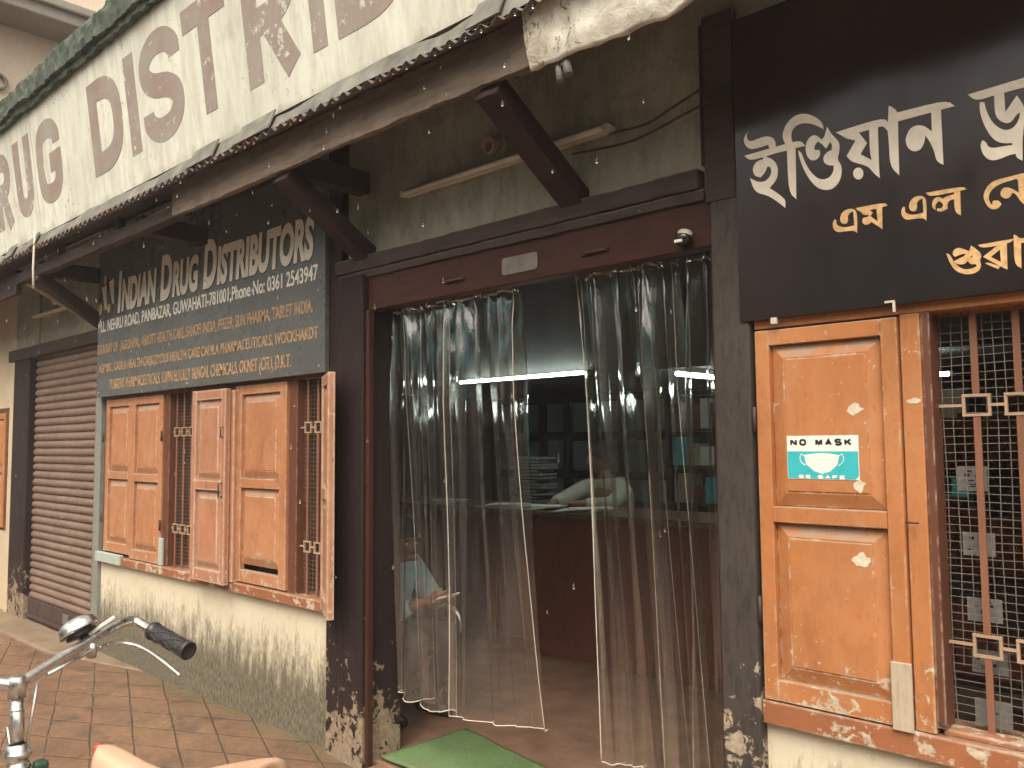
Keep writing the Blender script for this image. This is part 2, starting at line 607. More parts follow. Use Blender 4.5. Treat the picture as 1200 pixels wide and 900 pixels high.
def m_pvc():
    """clear soft vinyl sheet: see-through, glossy where it turns away, a film of dirt that thickens low down"""
    t = NT('clear_vinyl')
    tr = t.n.new("ShaderNodeBsdfTransparent")
    tr.inputs[0].default_value = (0.92, 0.90, 0.875, 1)
    gl = t.n.new("ShaderNodeBsdfGlossy")
    gl.inputs['Roughness'].default_value = 0.022
    gl.inputs['Color'].default_value = (1, 1, 0.97, 1)
    n = t.noise(20, 5, 0.65, 0.4, vec=t.mapping((1.5, 1.5, 0.14)))
    bp = t.bump(n, 0.42, 0.009)
    t.l.new(bp, gl.inputs['Normal'])
    lw = t.n.new("ShaderNodeLayerWeight")
    lw.inputs['Blend'].default_value = 0.5
    t.l.new(bp, lw.inputs['Normal'])
    fac = t.math('ADD', t.math('MULTIPLY', t.math('POWER', lw.outputs['Facing'], 2.3), 0.90), 0.13, clamp=True)
    mx = t.n.new("ShaderNodeMixShader")
    t.l.new(fac, mx.inputs[0])
    t.l.new(tr.outputs[0], mx.inputs[1])
    t.l.new(gl.outputs[0], mx.inputs[2])
    df = t.n.new("ShaderNodeBsdfDiffuse")
    df.inputs[0].default_value = (0.42, 0.36, 0.30, 1)
    tl = t.n.new("ShaderNodeBsdfTranslucent")
    tl.inputs[0].default_value = (0.42, 0.36, 0.30, 1)
    dm = t.n.new("ShaderNodeMixShader")
    dm.inputs[0].default_value = 0.4
    t.l.new(df.outputs[0], dm.inputs[1])
    t.l.new(tl.outputs[0], dm.inputs[2])
    film = t.math('MULTIPLY', t.rng(t.noise(5, 7, 0.7, vec=t.mapping((4, 4, 0.8))), 0.3, 0.75, 0.2, 1.0), t.rng(t.sep.outputs[2], 0.3, 1.3, 0.085, 0.012))
    m2 = t.n.new("ShaderNodeMixShader")
    t.l.new(film, m2.inputs[0])
    t.l.new(mx.outputs[0], m2.inputs[1])
    t.l.new(dm.outputs[0], m2.inputs[2])
    return t.done(m2.outputs[0])


def m_glass(name, tint, rough=0.05, refl=0.08):
    t = NT(name)
    tr = t.n.new("ShaderNodeBsdfTransparent")
    tr.inputs[0].default_value = (*tint, 1)
    gl = t.n.new("ShaderNodeBsdfGlossy")
    gl.inputs['Roughness'].default_value = rough
    mx = t.n.new("ShaderNodeMixShader")
    mx.inputs[0].default_value = refl
    t.l.new(tr.outputs[0], mx.inputs[1])
    t.l.new(gl.outputs[0], mx.inputs[2])
    return t.done(mx.outputs[0])


def m_mat():
    t = NT('green_mat_pile')
    n = t.noise(160, 3, 0.7)
    b = t.noise(6, 5, 0.65)
    col = t.mix(t.rng(n, 0.3, 0.7), (0.08, 0.145, 0.055), (0.19, 0.30, 0.135))
    col = t.mix(t.rng(b, 0.42, 0.68, 0, 0.7), col, (0.14, 0.16, 0.085))
    return t.done(t.bsdf(col, 0.95, 0, t.bump(n, 0.8, 0.006), 0.1))


def m_water():
    t = NT('rain_water')
    g = t.n.new("ShaderNodeBsdfGlass")
    g.inputs['IOR'].default_value = 1.33
    g.inputs['Roughness'].default_value = 0.0
    return t.done(g.outputs[0])


M['cream'] = m_cream()
M['wallgreen'] = m_wallgreen()
M['parapet'] = m_parapet()
M['parapet_letter'] = m_parapet('worn_parapet_lettering', True)
M['plaster'] = m_plaster()
M['moss'] = m_moss()
M['tiles'] = m_tiles()
M['apron'] = m_concrete('pale_apron_concrete', (0.17, 0.12, 0.08), (0.29, 0.215, 0.15))
M['road'] = m_concrete('wet_asphalt', (0.045, 0.043, 0.042), (0.07, 0.066, 0.062), 0.5)
M['shopfloor'] = m_concrete('worn_red_floor', (0.14, 0.075, 0.048), (0.30, 0.175, 0.12), 0.5, 5)
M['pinkwall'] = m_concrete('pinkish_plaster', (0.60, 0.48, 0.37), (0.72, 0.61, 0.48), 0.9, 1.0)
M['greywall'] = m_concrete('grey_plaster', (0.22, 0.20, 0.17), (0.34, 0.31, 0.26), 0.9, 1.0)
M['palewall'] = m_concrete('pale_shop_wall', (0.45, 0.36, 0.24), (0.58, 0.48, 0.33), 0.9, 2.0)
M['brownwall'] = m_concrete('dull_brown_wall', (0.13, 0.095, 0.075), (0.20, 0.15, 0.12), 0.9, 1.0)
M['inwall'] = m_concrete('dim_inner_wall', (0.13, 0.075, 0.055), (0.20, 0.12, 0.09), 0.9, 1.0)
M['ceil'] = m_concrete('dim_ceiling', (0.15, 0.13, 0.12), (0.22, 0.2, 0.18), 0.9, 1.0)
M['mezz'] = m_concrete('grey_board', (0.11, 0.105, 0.10), (0.17, 0.165, 0.155), 0.7, 2.0)
M['tin'] = m_corrugated()
M['signdark'] = m_sign('slate_sign_paint', (0.098, 0.101, 0.094), 0.28)
M['signblack'] = m_sign('black_sign_vinyl', (0.020, 0.0115, 0.0105), 0.16)
M['lettercream'] = plain('cream_letter_paint', (0.80, 0.72, 0.59), 0.5, var=0.12)
M['letterwhite'] = plain('white_letter_paint', (0.82, 0.78, 0.68), 0.5, var=0.08)
M['lettergold'] = plain('gold_letter_paint', (0.70, 0.43, 0.19), 0.45, var=0.25, scale=60)
M['letterdull'] = plain('dull_gold_paint', (0.40, 0.245, 0.13), 0.6, var=0.45, scale=55)
M['letterdark'] = plain('letter_edge_paint', (0.012, 0.010, 0.010), 0.5)
M['pvc'] = m_pvc()
M['hem'] = plain('vinyl_edge_glint', (0.50, 0.45, 0.37), 0.3, var=0.1)  # pale colour imitates light caught in the edges of the vinyl
M['iron'] = painted('grille_iron_paint', (0.23, 0.10, 0.06), (0.5, 0.4, 0.3), chip=0.70, rough=0.5)
M['ironmid'] = painted('pale_grille_paint', (0.40, 0.27, 0.18), (0.5, 0.4, 0.3), chip=0.66, rough=0.5)
M['wire'] = plain('galvanised_wire', (0.17, 0.14, 0.115), 0.6, 0.2)
M['steel'] = plain('nail_steel', (0.45, 0.42, 0.38), 0.35, 0.9)
M['chrome'] = plain('tarnished_chrome', (0.74, 0.73, 0.70), 0.32, 1.0, var=0.18, scale=60, bump=0.06)
M['rubber'] = plain('black_rubber', (0.028, 0.026, 0.026), 0.45, var=0.3)
M['tan'] = plain('tan_saddle_cover', (0.50, 0.325, 0.22), 0.42, var=0.10, scale=14)
M['redtrim'] = plain('red_saddle_trim', (0.42, 0.05, 0.03), 0.4)
M['bikeblack'] = plain('black_bicycle_enamel', (0.016, 0.016, 0.016), 0.25)
M['bikegreen'] = plain('green_bicycle_enamel', (0.02, 0.055, 0.035), 0.3)
M['tubeoff'] = plain('unlit_tube_glass', (0.60, 0.56, 0.46), 0.35, var=0.1)
M['plastic_white'] = plain('yellowed_plastic', (0.55, 0.50, 0.40), 0.45)
M['cable'] = plain('black_cable', (0.03, 0.028, 0.026), 0.6)
M['plate'] = plain('dull_grey_plate', (0.17, 0.15, 0.125), 0.55, 0.2, var=0.25)
M['dome'] = plain('dome_black', (0.01, 0.01, 0.01), 0.06)
M['lit'] = glow('lit_tube', (0.75, 0.98, 1.0), 15.0)
M['counter'] = painted('counter_laminate', (0.165, 0.055, 0.034), (0.24, 0.1, 0.07), chip=0.76, rough=0.35, streak=(3, 3, 0.4), grime=0.4)
M['countertop'] = plain('counter_top', (0.14, 0.075, 0.05), 0.3)
M['paper'] = plain('sheet_paper', (0.62, 0.60, 0.54), 0.8, var=0.06)
M['paper_grey'] = plain('printed_paper', (0.16, 0.155, 0.14), 0.8, var=0.2, scale=70)
M['cabinet'] = plain('dark_cabinet_wood', (0.030, 0.018, 0.015), 0.5)
M['cabinet_back'] = plain('cabinet_pale_pane', (0.27, 0.38, 0.36), 0.6, var=0.15, scale=4)
M['matgreen'] = m_mat()
M['matedge'] = plain('mat_back', (0.05, 0.08, 0.04), 0.9)
M['skin'] = plain('skin', (0.27, 0.135, 0.085), 0.5, var=0.08)
M['hair'] = plain('hair', (0.012, 0.010, 0.009), 0.6)
M['shirtblue'] = plain('light_blue_shirt', (0.46, 0.68, 0.76), 0.8, var=0.12, scale=12)
M['shirtcream'] = plain('cream_shirt', (0.46, 0.42, 0.34), 0.8, var=0.1, scale=12)
M['trouser'] = plain('grey_trousers', (0.035, 0.034, 0.036), 0.85)
M['seatvinyl'] = plain('chair_seat_vinyl', (0.03, 0.022, 0.02), 0.4)
M['teal'] = plain('teal_print', (0.03, 0.42, 0.46), 0.4, var=0.06)
M['poster_white'] = plain('poster_white', (0.78, 0.76, 0.68), 0.4, var=0.03)
M['poster_black'] = plain('poster_black', (0.015, 0.015, 0.02), 0.4)
M['tarp'] = plain('teal_reflector_tarp', (0.05, 0.55, 0.60), 0.5, var=0.15, scale=3)
M['window_dark'] = plain('dark_window', (0.02, 0.02, 0.022), 0.15)
M['scrap'] = plain('torn_paper', (0.60, 0.52, 0.40), 0.85, var=0.2, scale=60)
M['water'] = m_water()
M['leafgreen'] = plain('weed_green', (0.05, 0.09, 0.03), 0.7)

# ------------------------------------------------------------------ shared shapes
FY = 2.548                              # street face of the shop front


def fac(y):
    """outline mapping onto a plane facing the street at depth y"""
    return lambda u, v, w: (u, y - w, v)


def text_shape(s, offset=0.0, shear=0.0, spacing=1.0):
    c = bpy.data.curves.new("lettering", 'FONT')
    c.body = s
    c.size = 1.0
    c.offset = offset
    c.shear = shear
    c.space_character = spacing
    c.resolution_u = 4
    c.extrude = 0.5
    o = bpy.data.objects.new("lettering", c)
    COL.objects.link(o)
    dg = bpy.context.evaluated_depsgraph_get()
    dg.update()
    me = bpy.data.meshes.new_from_object(o.evaluated_get(dg))
    vs = [v.co.copy() for v in me.vertices]
    fs = [list(p.vertices) for p in me.polygons]
    bpy.data.objects.remove(o)
    bpy.data.curves.remove(c)
    bpy.data.meshes.remove(me)
    return vs, fs


def cap_height(offset):
    vs, _ = text_shape("H", offset)
    return max(v.y for v in vs)


def put_text(mb, s, x0, x1, z0, zcap, fn, t, offset=0.0, shear=0.0, spacing=1.0):
    vs, fs = text_shape(s, offset, shear, spacing)
    a, b = min(v.x for v in vs), max(v.x for v in vs)
    ch = cap_height(offset)
    sx, sz = (x1 - x0) / (b - a), (zcap - z0) / ch
    nv = [mb.bm.verts.new(fn(x0 + (v.x - a) * sx, z0 + v.y * sz, (v.z + 0.5) * t)) for v in vs]
    for q in fs:
        try:
            mb.bm.faces.new([nv[i] for i in q])
        except ValueError:
            pass


def stroke(pts, w):
    """outline of a mitred stroke of width w along pts"""
    n = len(pts)
    L, Rr = [], []
    for i, (x, y) in enumerate(pts):
        def nrm(a, b):
            dx, dy = b[0] - a[0], b[1] - a[1]
            l = math.hypot(dx, dy)
            return (-dy / l, dx / l)
        if i == 0:
            nx, ny = nrm(pts[0], pts[1]); k = 1
        elif i == n - 1:
            nx, ny = nrm(pts[-2], pts[-1]); k = 1
        else:
            a, b = nrm(pts[i - 1], pts[i]), nrm(pts[i], pts[i + 1])
            nx, ny = a[0] + b[0], a[1] + b[1]
            l = math.hypot(nx, ny)
            nx, ny = nx / l, ny / l
            k = 1 / max(0.5, nx * a[0] + ny * a[1])
        L.append((x + nx * w / 2 * k, y + ny * w / 2 * k))
        Rr.append((x - nx * w / 2 * k, y - ny * w / 2 * k))
    return L + list(reversed(Rr))


# ------------------------------------------------------------------ setting
g = MB()
g.box(-150, 150, -150, 150, -0.6, -0.12)
tag(g.build('road', M['road']), kind='structure')
p = MB()
p.box(-40, 30, -1.3, 2.60, -0.2, 0.0)
tag(p.build('pavement', M['tiles']), kind='structure')
p = MB()
p.hexa([(-12, 2.16, -0.05), (-7.0, 2.27, -0.05), (-6.4, 2.42, -0.05), (-5.9, 2.55, -0.05), (-5.9, 2.62, -0.05), (-12, 2.62, -0.05)],
       [(-12, 2.17, 0.040), (-7.0, 2.28, 0.022), (-6.4, 2.43, 0.012), (-5.9, 2.55, 0.004), (-5.9, 2.62, 0.004), (-12, 2.62, 0.040)])
tag(p.build('pavement_apron', M['apron'], bevel=0.012), kind='structure')
p = MB()
p.box(-6.9, 1.2, 2.565, 7.4, -0.2, 0.03)
tag(p.build('shop_floor', M['shopfloor'], bevel=0.01), kind='structure')

p = MB()
p.box(-3.315, -1.43, 2.485, 2.563, -0.1, 0.0285)
tag(p.build('threshold_floor', M['shopfloor'], bevel=0.012), kind='structure')

# ------------------------------------------------------------------ the shop front
shop = thing('shop_building', (-3.4, FY, 0), 'long low shop with orange wooden windows, dark pillars and an open doorway', 'shop')


def part(mb, name, mat, parent=shop, bevel=0.0, label=None):
    o = mb.build(name, mat, parent, bevel)
    if label:
        o['label'] = label
    return o


part(MB().box(-6.70, -3.68, FY, 2.75, -0.1, 0.692), 'low_wall', M['cream'], label='cream low wall with black mould')
part(MB().box(-1.30, 1.2, FY, 2.75, -0.1, 0.664), 'low_wall', M['cream'])
part(MB().box(-6.70, -3.68, FY + 0.004, 2.75, 1.925, 3.25), 'upper_wall', M['wallgreen'])
part(MB().box(-3.68, -1.30, FY + 0.004, 2.75, 2.42, 3.25), 'upper_wall', M['wallgreen'], label='grimy grey green wall over the doorway')
part(MB().box(-1.30, 1.2, FY + 0.004, 2.75, 1.94, 3.25), 'upper_wall', M['wallgreen'])
# dark pillars
part(MB().box(-3.690, -3.565, 2.512, 2.74, -0.05, 3.2).box(-3.562, -3.365, 2.496, 2.74, -0.05, 2.40), 'pillar', M['dark'], bevel=0.008, label='black brown pillar peeling at its foot')
part(MB().box(-1.428, -1.297, 2.498, 2.74, -0.05, 2.36), 'pillar', M['dark_grey'], bevel=0.008, label='grey black pillar peeling to cream at its foot')
part(MB().box(-1.452, -1.335, 2.510, 2.547, 2.362, 3.02), 'post', M['beam'], bevel=0.006)
part(MB().box(-1.470, -1.455, 2.520, 2.549, 2.50, 3.0), 'post_batten', M['brace'], bevel=0.003)
# door surround
part(MB().box(-3.347, -3.322, 2.500, 2.535, 0.0, 2.214), 'door_jamb', M['header'], bevel=0.006)
part(MB().box(-1.448, -1.431, 2.53, 2.61, 0.03, 2.214), 'door_jamb', M['header'], bevel=0.004)
part(MB().box(-3.363, -1.431, 2.528, 2.60, 2.216, 2.385), 'door_header', M['header'], bevel=0.006, label='red brown header board over the doorway')
def board(x0, x1, z0, z1, y0, y1, n=40, mbx=None, rough=1.0):
    """plank along X with uneven, worn edges"""
    def P(s, side):
        u = x0 + (x1 - x0) * s
        q = rough * (0.006 * noise.noise(Vector((u * 2.3, side, z0 * 7))) + (0.004 * noise.noise(Vector((u * 9, side, 4))) + 0.003 * noise.noise(Vector((u * 31, side, 9))) if side < 2 else 0))
        y, zz = ((y0, z0), (y0, z1), (y1, z1), (y1, z0))[side]
        return Vector((u, y + q * 0.5, zz + q))
    rows = [[mbx.bm.verts.new(P(i / n, k)) for k in range(4)] for i in range(n + 1)]
    for i in range(n):
        for k in range(4):
            mbx.bm.faces.new([rows[i][k], rows[i + 1][k], rows[i + 1][(k + 1) % 4], rows[i][(k + 1) % 4]])
    mbx.bm.faces.new(rows[0])
    mbx.bm.faces.new(list(reversed(rows[-1])))


bm_ = MB()
board(-3.61, -1.474, 2.420, 2.490, 2.500, 2.5515, 70, bm_, 0.8)
part(bm_, 'lintel_beam', M['beam'], bevel=0.004, label='dusty dark timber lintel beam')
bm_ = MB()
board(-3.60, -1.456, 2.380, 2.416, 2.512, 2.5515, 70, bm_, 0.6)
part(bm_, 'lintel_moulding', M['beam'], bevel=0.004)
part(MB().box(-1.468, -1.428, 2.76, 3.45, 0.03, 2.15), 'door_leaf', M['header'], bevel=0.004)
# inner walls and ceilings
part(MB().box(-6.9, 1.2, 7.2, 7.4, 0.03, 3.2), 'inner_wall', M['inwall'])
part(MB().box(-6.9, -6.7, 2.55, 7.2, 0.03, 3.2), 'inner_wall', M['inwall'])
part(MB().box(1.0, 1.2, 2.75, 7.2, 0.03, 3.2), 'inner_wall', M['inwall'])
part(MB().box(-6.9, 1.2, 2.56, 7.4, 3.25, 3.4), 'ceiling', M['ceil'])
mz = MB()
mz.box(-6.7, 1.0, 4.74, 7.2, 2.05, 2.13)
mz.box(-6.7, 1.0, 4.70, 4.738, 2.03, 3.24)
part(mz, 'loft', M['mezz'], label='grey boarded loft front above the counter')


# --- wooden leaves, frames and grilles
def leaf_mb(x0, x1, z0, z1, y, th=0.034, stile=0.055, rail=0.055, split=0.50, gap=0.0):
    """framed leaf with two raised panels; its street face at depth y"""
    mb = MB()
    zm = z0 + (z1 - z0) * split
    mb.box(x0, x0 + stile, y, y + th, z0, z1)
    mb.box(x1 - stile, x1, y, y + th, z0, z1)
    a, b = x0 + stile, x1 - stile
    mb.box(a, b, y + 0.001, y + th - 0.001, z1 - rail, z1 - 0.0005)
    mb.box(a, b, y - 0.003, y + th - 0.001, zm - rail / 2, zm + rail / 2)
    mb.box(a, b, y + 0.001, y + th - 0.001, z0 + 0.0005, z0 + rail + 0.015)
    for (c, e) in ((z0 + rail + 0.015, zm - rail / 2), (zm + rail / 2, z1 - rail)):
        if gap and c < zm:
            c += gap
        i = min(0.042, (b - a) * 0.16)
        mb.hexa([(a, y + 0.024, c), (a, y + 0.024, e), (b, y + 0.024, e), (b, y + 0.024, c)],
                [(a + i, y + 0.008, c + i), (a + i, y + 0.008, e - i), (b - i, y + 0.008, e - i), (b - i, y + 0.008, c + i)])
        s = 0.006
        mb.box(a + i + s, b - i - s, y + 0.0045, y + 0.02, c + i + s, e - i - s)
        mb.box(a, b, y + 0.0245, y + th - 0.003, c, e)
    return mb


def grille_mb(x0, x1, z0, z1, y, xs, levels, bw=0.017, loop=(0.074, 0.062)):
    """flat upright bars, each broken by a rectangular loop at every level"""
    mb = MB()
    lw, lh = loop
    levels = sorted(levels)
    for x in xs:
        zs = [z0] + [v for l in levels for v in (l - lh / 2, l + lh / 2)] + [z1]
        for i in range(0, len(zs), 2):
            mb.box(x - bw / 2, x + bw / 2, y, y + 0.006, zs[i], zs[i + 1])
    lps = []
    for l in levels:
        lp = MB()
        lps.append(lp)
        last = x0
        for x in xs:
            a, b = x - lw / 2, x + lw / 2
            t = 0.0075
            lp.box(a, b, y - 0.002, y + 0.010, l + lh / 2 - t, l + lh / 2)
            lp.box(a, b, y - 0.002, y + 0.010, l - lh / 2, l - lh / 2 + t)
            lp.box(a, a + t, y - 0.001, y + 0.009, l - lh / 2 + t, l + lh / 2 - t)
            lp.box(b - t, b, y - 0.001, y + 0.009, l - lh / 2 + t, l + lh / 2 - t)
            lp.box(last, a, y + 0.001, y + 0.008, l - 0.004, l + 0.004)
            last = b
        lp.box(last, x1, y + 0.001, y + 0.008, l - 0.004, l + 0.004)
    return mb, lps


def wire_mb(x0, x1, z0, z1, y, dx, dz, r=0.0011, hole=()):
    mb = MB()

    def ok(x, z):
        return not any(a < x < b and c < z < e for a, b, c, e in hole)
    x = x0 + dx * 0.6
    while x < x1:
        n = 7
        zz = [z0 + (z1 - z0) * k / n for k in range(n + 1)]
        for k in range(n):
            if ok(x, (zz[k] + zz[k + 1]) / 2):
                ja, jb = 0.003 * math.sin(9 * zz[k] + x * 31), 0.003 * math.sin(9 * zz[k + 1] + x * 31)
                mb.bar((x + ja, y, zz[k]), (x + jb, y, zz[k + 1]), 2 * r, 2 * r, (0, 1, 0))
        x += dx * random.uniform(0.95, 1.05)
    z = z0 + dz * 0.5
    while z < z1:
        n = 4
        xx = [x0 + (x1 - x0) * k / n for k in range(n + 1)]
        for k in range(n):
            if ok((xx[k] + xx[k + 1]) / 2, z):
                ja, jb = 0.0025 * math.sin(14 * xx[k] + z * 23), 0.0025 * math.sin(14 * xx[k + 1] + z * 23)
                mb.bar((xx[k], y + 2 * r, z + ja), (xx[k + 1], y + 2 * r, z + jb), 2 * r, 2 * r)
        z += dz * random.uniform(0.94, 1.06)
    return mb


def frame_mb(x0, x1, z0, z1, posts, y=2.532, depth=0.16, pw=0.05):
    mb = MB()
    mb.box(x0, x1, y, y + depth, z1 - pw, z1)
    for a, b in posts:
        mb.box(a, b, y + 0.002, y + depth, z0, z1 - pw)
    return mb


# first window: folding pair on the left, a folded leaf standing open on the right
w = frame_mb(-6.655, -4.705, 0.752, 1.955, ((-6.655, -6.622), (-5.642, -5.560), (-4.765, -4.705))).build('window', M['orange_dark'], shop, bevel=0.004)
MB().box(-6.665, -4.705, 2.505, 2.70, 0.694, 0.750).build('window_sill', M['sill'], w, bevel=0.006)
leaf_mb(-6.618, -6.150, 0.775, 1.903, 2.526, gap=0.0).build('shutter_leaf', M['orange_pale'], w, bevel=0.003)
leaf_mb(-6.146, -5.646, 0.756, 1.903, 2.522).build('shutter_leaf', M['orange_pale'], w, bevel=0.003)
lf = leaf_mb(-5.060, -4.640, 0.735, 1.890, 2.448, rail=0.06, stile=0.05, split=0.5).build('shutter_leaf', M['orange_worn'], w, bevel=0.003)
lf['label'] = 'worn shutter leaf folded open, paint flaking along its edges'
leaf_mb(-5.050, -4.610, 0.752, 1.880, 2.488).build('shutter_leaf', M['orange_worn'], w, bevel=0.003)
for z in (1.02, 1.62):
    for x in (-6.634, -5.640):
        MB().tube([(x, 2.514, z - 0.035), (x, 2.514, z + 0.035)], 0.006, 8).build('hinge', M['shutter_dark'], w)
ht = MB()
ht.tube([(-4.66, 2.446, 1.66), (-4.66, 2.430, 1.66), (-4.66, 2.430, 1.60), (-4.66, 2.446, 1.60)], 0.004, 6)
ht.build('hook_eye', M['shutter_dark'], w)
ht = MB()
ht.tube([(-4.665, 2.446, 1.33), (-4.665, 2.425, 1.33), (-4.665, 2.425, 1.25), (-4.665, 2.446, 1.25)], 0.005, 6)
ht.build('pull_handle', M['shutter_dark'], w)
b1, l1 = grille_mb(-5.56, -4.765, 0.752, 1.905, 2.556, [-5.50 + 0.105 * k for k in range(7)], (1.645, 1.005))
b1.build('grille_bars', M['iron'], w)
[q.build('grille_loops', M['ironmid'], w) for q in l1]
wire_mb(-5.56, -4.765, 0.752, 1.905, 2.578, 0.030, 0.024).build('wire_mesh', M['wire'], w)
MB().box(-6.69, -6.235, 2.494, 2.524, 0.697, 0.768).build('sill_plank', M['teal_wood'], w, bevel=0.004)['label'] = 'pale green plank nailed over the sill'
MB().box(-5.655, -5.60, 2.515, 2.531, 0.754, 0.935).build('post_patch', M['teal_wood'], w, bevel=0.003)

# second window: closed leaf left, grille right, last leaf swung towards the street
w = frame_mb(-4.700, -3.692, 0.752, 1.955, ((-4.700, -4.655), (-4.085, -4.005), (-3.735, -3.692))).build('window', M['orange_dark'], shop, bevel=0.004)
MB().box(-4.700, -3.692, 2.500, 2.70, 0.694, 0.750).build('window_sill', M['sill'], w, bevel=0.006)
leaf_mb(-4.652, -4.092, 0.758, 1.905, 2.520, stile=0.07, gap=0.03).build('shutter_leaf', M['orange_pale'], w, bevel=0.003)
b1, l1 = grille_mb(-4.005, -3.735, 0.752, 1.905, 2.556, [-3.935, -3.838, -3.745], (1.645, 1.005), loop=(0.062, 0.062))
b1.build('grille_bars', M['iron'], w)
[q.build('grille_loops', M['ironmid'], w) for q in l1]
wire_mb(-4.005, -3.735, 0.752, 1.905, 2.578, 0.027, 0.024, hole=((-3.99, -3.94, 1.0, 1.2),)).build('wire_mesh', M['wire'], w)
# the open leaf, seen nearly edge on
mb = leaf_mb(0.0, 0.335, 0.715, 1.905, 0.0, th=0.036, stile=0.05)
ang = math.atan2(2.372 - 2.520, -3.452 - (-3.722))
for v in mb.bm.verts:
    x, y = v.co.x, v.co.y - 0.018
    v.co.x = -3.722 + x * math.cos(ang) - y * math.sin(ang)
    v.co.y = 2.520 + x * math.sin(ang) + y * math.cos(ang)
mb.build('shutter_leaf', M['orange_worn'], w, bevel=0.003)['label'] = 'shutter leaf swung open and seen edge on'

# right-hand window
w = frame_mb(-1.290, 0.52, 0.74, 1.962, ((-0.838, -0.783), (0.0, 0.07)), y=2.520).build('window', M['orange'], shop, bevel=0.004)
MB().box(-1.294, 0.52, 2.512, 2.72, 0.664, 0.738).box(-0.769, 0.0, 2.535, 2.60, 0.7385, 0.757).build('window_sill', M['sill'], w, bevel=0.006)
lf = leaf_mb(-1.284, -0.842, 0.742, 1.905, 2.510, stile=0.047, rail=0.050, split=0.497).build('shutter_leaf', M['orange'], w, bevel=0.003)
leaf_mb(0.075, 0.515, 0.742, 1.905, 2.510, stile=0.047, rail=0.050).build('shutter_leaf', M['orange'], w, bevel=0.003)
MB().box(-0.893, -0.836, 2.500, 2.509, 0.735, 0.925).build('repair_plank', M['bare_wood'], w, bevel=0.003)['label'] = 'bare grey plank patching the foot of the frame'
MB().box(-0.782, -0.757, 2.524, 2.60, 0.758, 1.911).build('inner_jamb', M['orange_dark'], w, bevel=0.002)
xs = [-0.660 + 0.105 * k for k in range(7)]
b1, l1 = grille_mb(-0.768, 0.0, 0.757, 1.912, 2.575, xs, (1.645, 0.987), bw=0.018, loop=(0.072, 0.062))
b1.build('grille_bars', M['iron'], w)
[q.build('grille_loops', M['ironmid'], w) for q in l1]
wire_mb(-0.768, 0.0, 0.757, 1.912, 2.60, 0.0275, 0.0225, r=0.001, hole=((-0.745, -0.685, 0.75, 0.905), (-0.745, -0.69, 1.21, 1.275))).build('wire_mesh', M['wire'], w)
for z in (1.02, 1.62):
    MB().tube([(-1.288, 2.503, z - 0.04), (-1.288, 2.503, z + 0.04)], 0.006, 8).build('hinge', M['shutter_dark'], w)
ht = MB()
ht.tube([(-0.835, 2.50, 1.318), (-0.80, 2.498, 1.318)], 0.0035, 6)
ht.build('hook_eye', M['shutter_dark'], w)
ht = MB()
ht.tube([(-0.775, 2.525, 0.775), (-0.765, 2.515, 0.77), (-0.745, 2.515, 0.772)], 0.003, 6)
ht.build('hook_eye', M['shutter_dark'], w)

# ------------------------------------------------------------------ the shop with the roller shutter
nb = thing('roller_shutter_shop', (-8.6, FY, 0), 'shop with a closed brown roller shutter left of the orange windows', 'shop')
part(MB().box(-8.995, -6.703, FY, 2.75, 2.47, 3.25), 'upper_wall', M['wallgreen'], nb)
part(MB().box(-8.995, -6.703, 2.515, 2.74, 2.362, 2.468), 'lintel_beam', M['beam'], nb, 0.006)
part(MB().box(-8.86, -8.42, 2.53, 2.75, -0.05, 2.36), 'pillar', M['dark'], nb, 0.008)
part(MB().box(-6.815, -6.703, 2.52, 2.75, -0.05, 2.36), 'shutter_guide', plain('grey_green_guide', (0.20, 0.21, 0.185), 0.6), nb, 0.004)
part(MB().box(-9.005, -8.862, 2.54, 2.75, -0.05, 3.25), 'pilaster', M['palewall'], nb, 0.008)
part(MB().box(-14, -9.007, 2.55, 2.75, -0.05, 0.76), 'low_wall', M['palewall'], nb)
part(MB().box(-14, -9.007, 2.55, 2.75, 1.93, 3.25), 'upper_wall', M['palewall'], nb)
part(MB().box(-14, -10.402, 2.55, 2.75, 0.762, 1.928), 'side_wall', M['palewall'], nb)
part(MB().box(-14, -6.9, 5.0, 5.2, -0.05, 3.25).box(-14, -6.9, 2.6, 5.2, 3.26, 3.4), 'rear_shell', M['inwall'], nb)
wn_ = frame_mb(-10.4, -9.01, 0.765, 1.93, ((-10.4, -10.34), (-9.05, -9.01))).build('window', M['orange_dark'], nb, bevel=0.004)
leaf_mb(-9.62, -9.055, 0.79, 1.88, 2.525).build('shutter_leaf', M['orange'], wn_, bevel=0.003)
leaf_mb(-10.335, -9.63, 0.79, 1.88, 2.525).build('shutter_leaf', M['orange'], wn_, bevel=0.003)
rs = MB()
prof = []
z = 0.20
pitch = 0.067
while z < 2.40:
    for k, (dz, dy) in enumerate(((0, 0.0), (0.006, -0.015), (0.020, -0.024), (0.036, -0.026), (0.052, -0.020), (0.0655, -0.004))):
        prof.append((2.608 + dy, z + dz))
    z += pitch
nx = 14
vs = [[rs.bm.verts.new((-8.75 + (8.75 - 6.80) * i / nx, y, zz + 0.0008 * math.sin(i * 1.3 + zz * 3))) for (y, zz) in prof] for i in range(nx + 1)]
for i in range(nx):
    for j in range(len(prof) - 1):
        fc = rs.bm.faces.new([vs[i][j], vs[i + 1][j], vs[i + 1][j + 1], vs[i][j + 1]])
        fc.smooth = (j % 6) != 5
rso = rs.build('roller_shutter', M['shutter'], nb, recalc=False)
MB().box(-8.75, -6.82, 2.575, 2.61, 0.045, 0.205).box(-8.75, -6.82, 2.552, 2.574, 0.046, 0.075).build('bottom_rail', M['shutter_dark'], rso, bevel=0.004)
MB().box(-7.52, -7.40, 2.560, 2.574, 0.10, 0.18).build('lock_plate', M['plate'], rso, bevel=0.003)

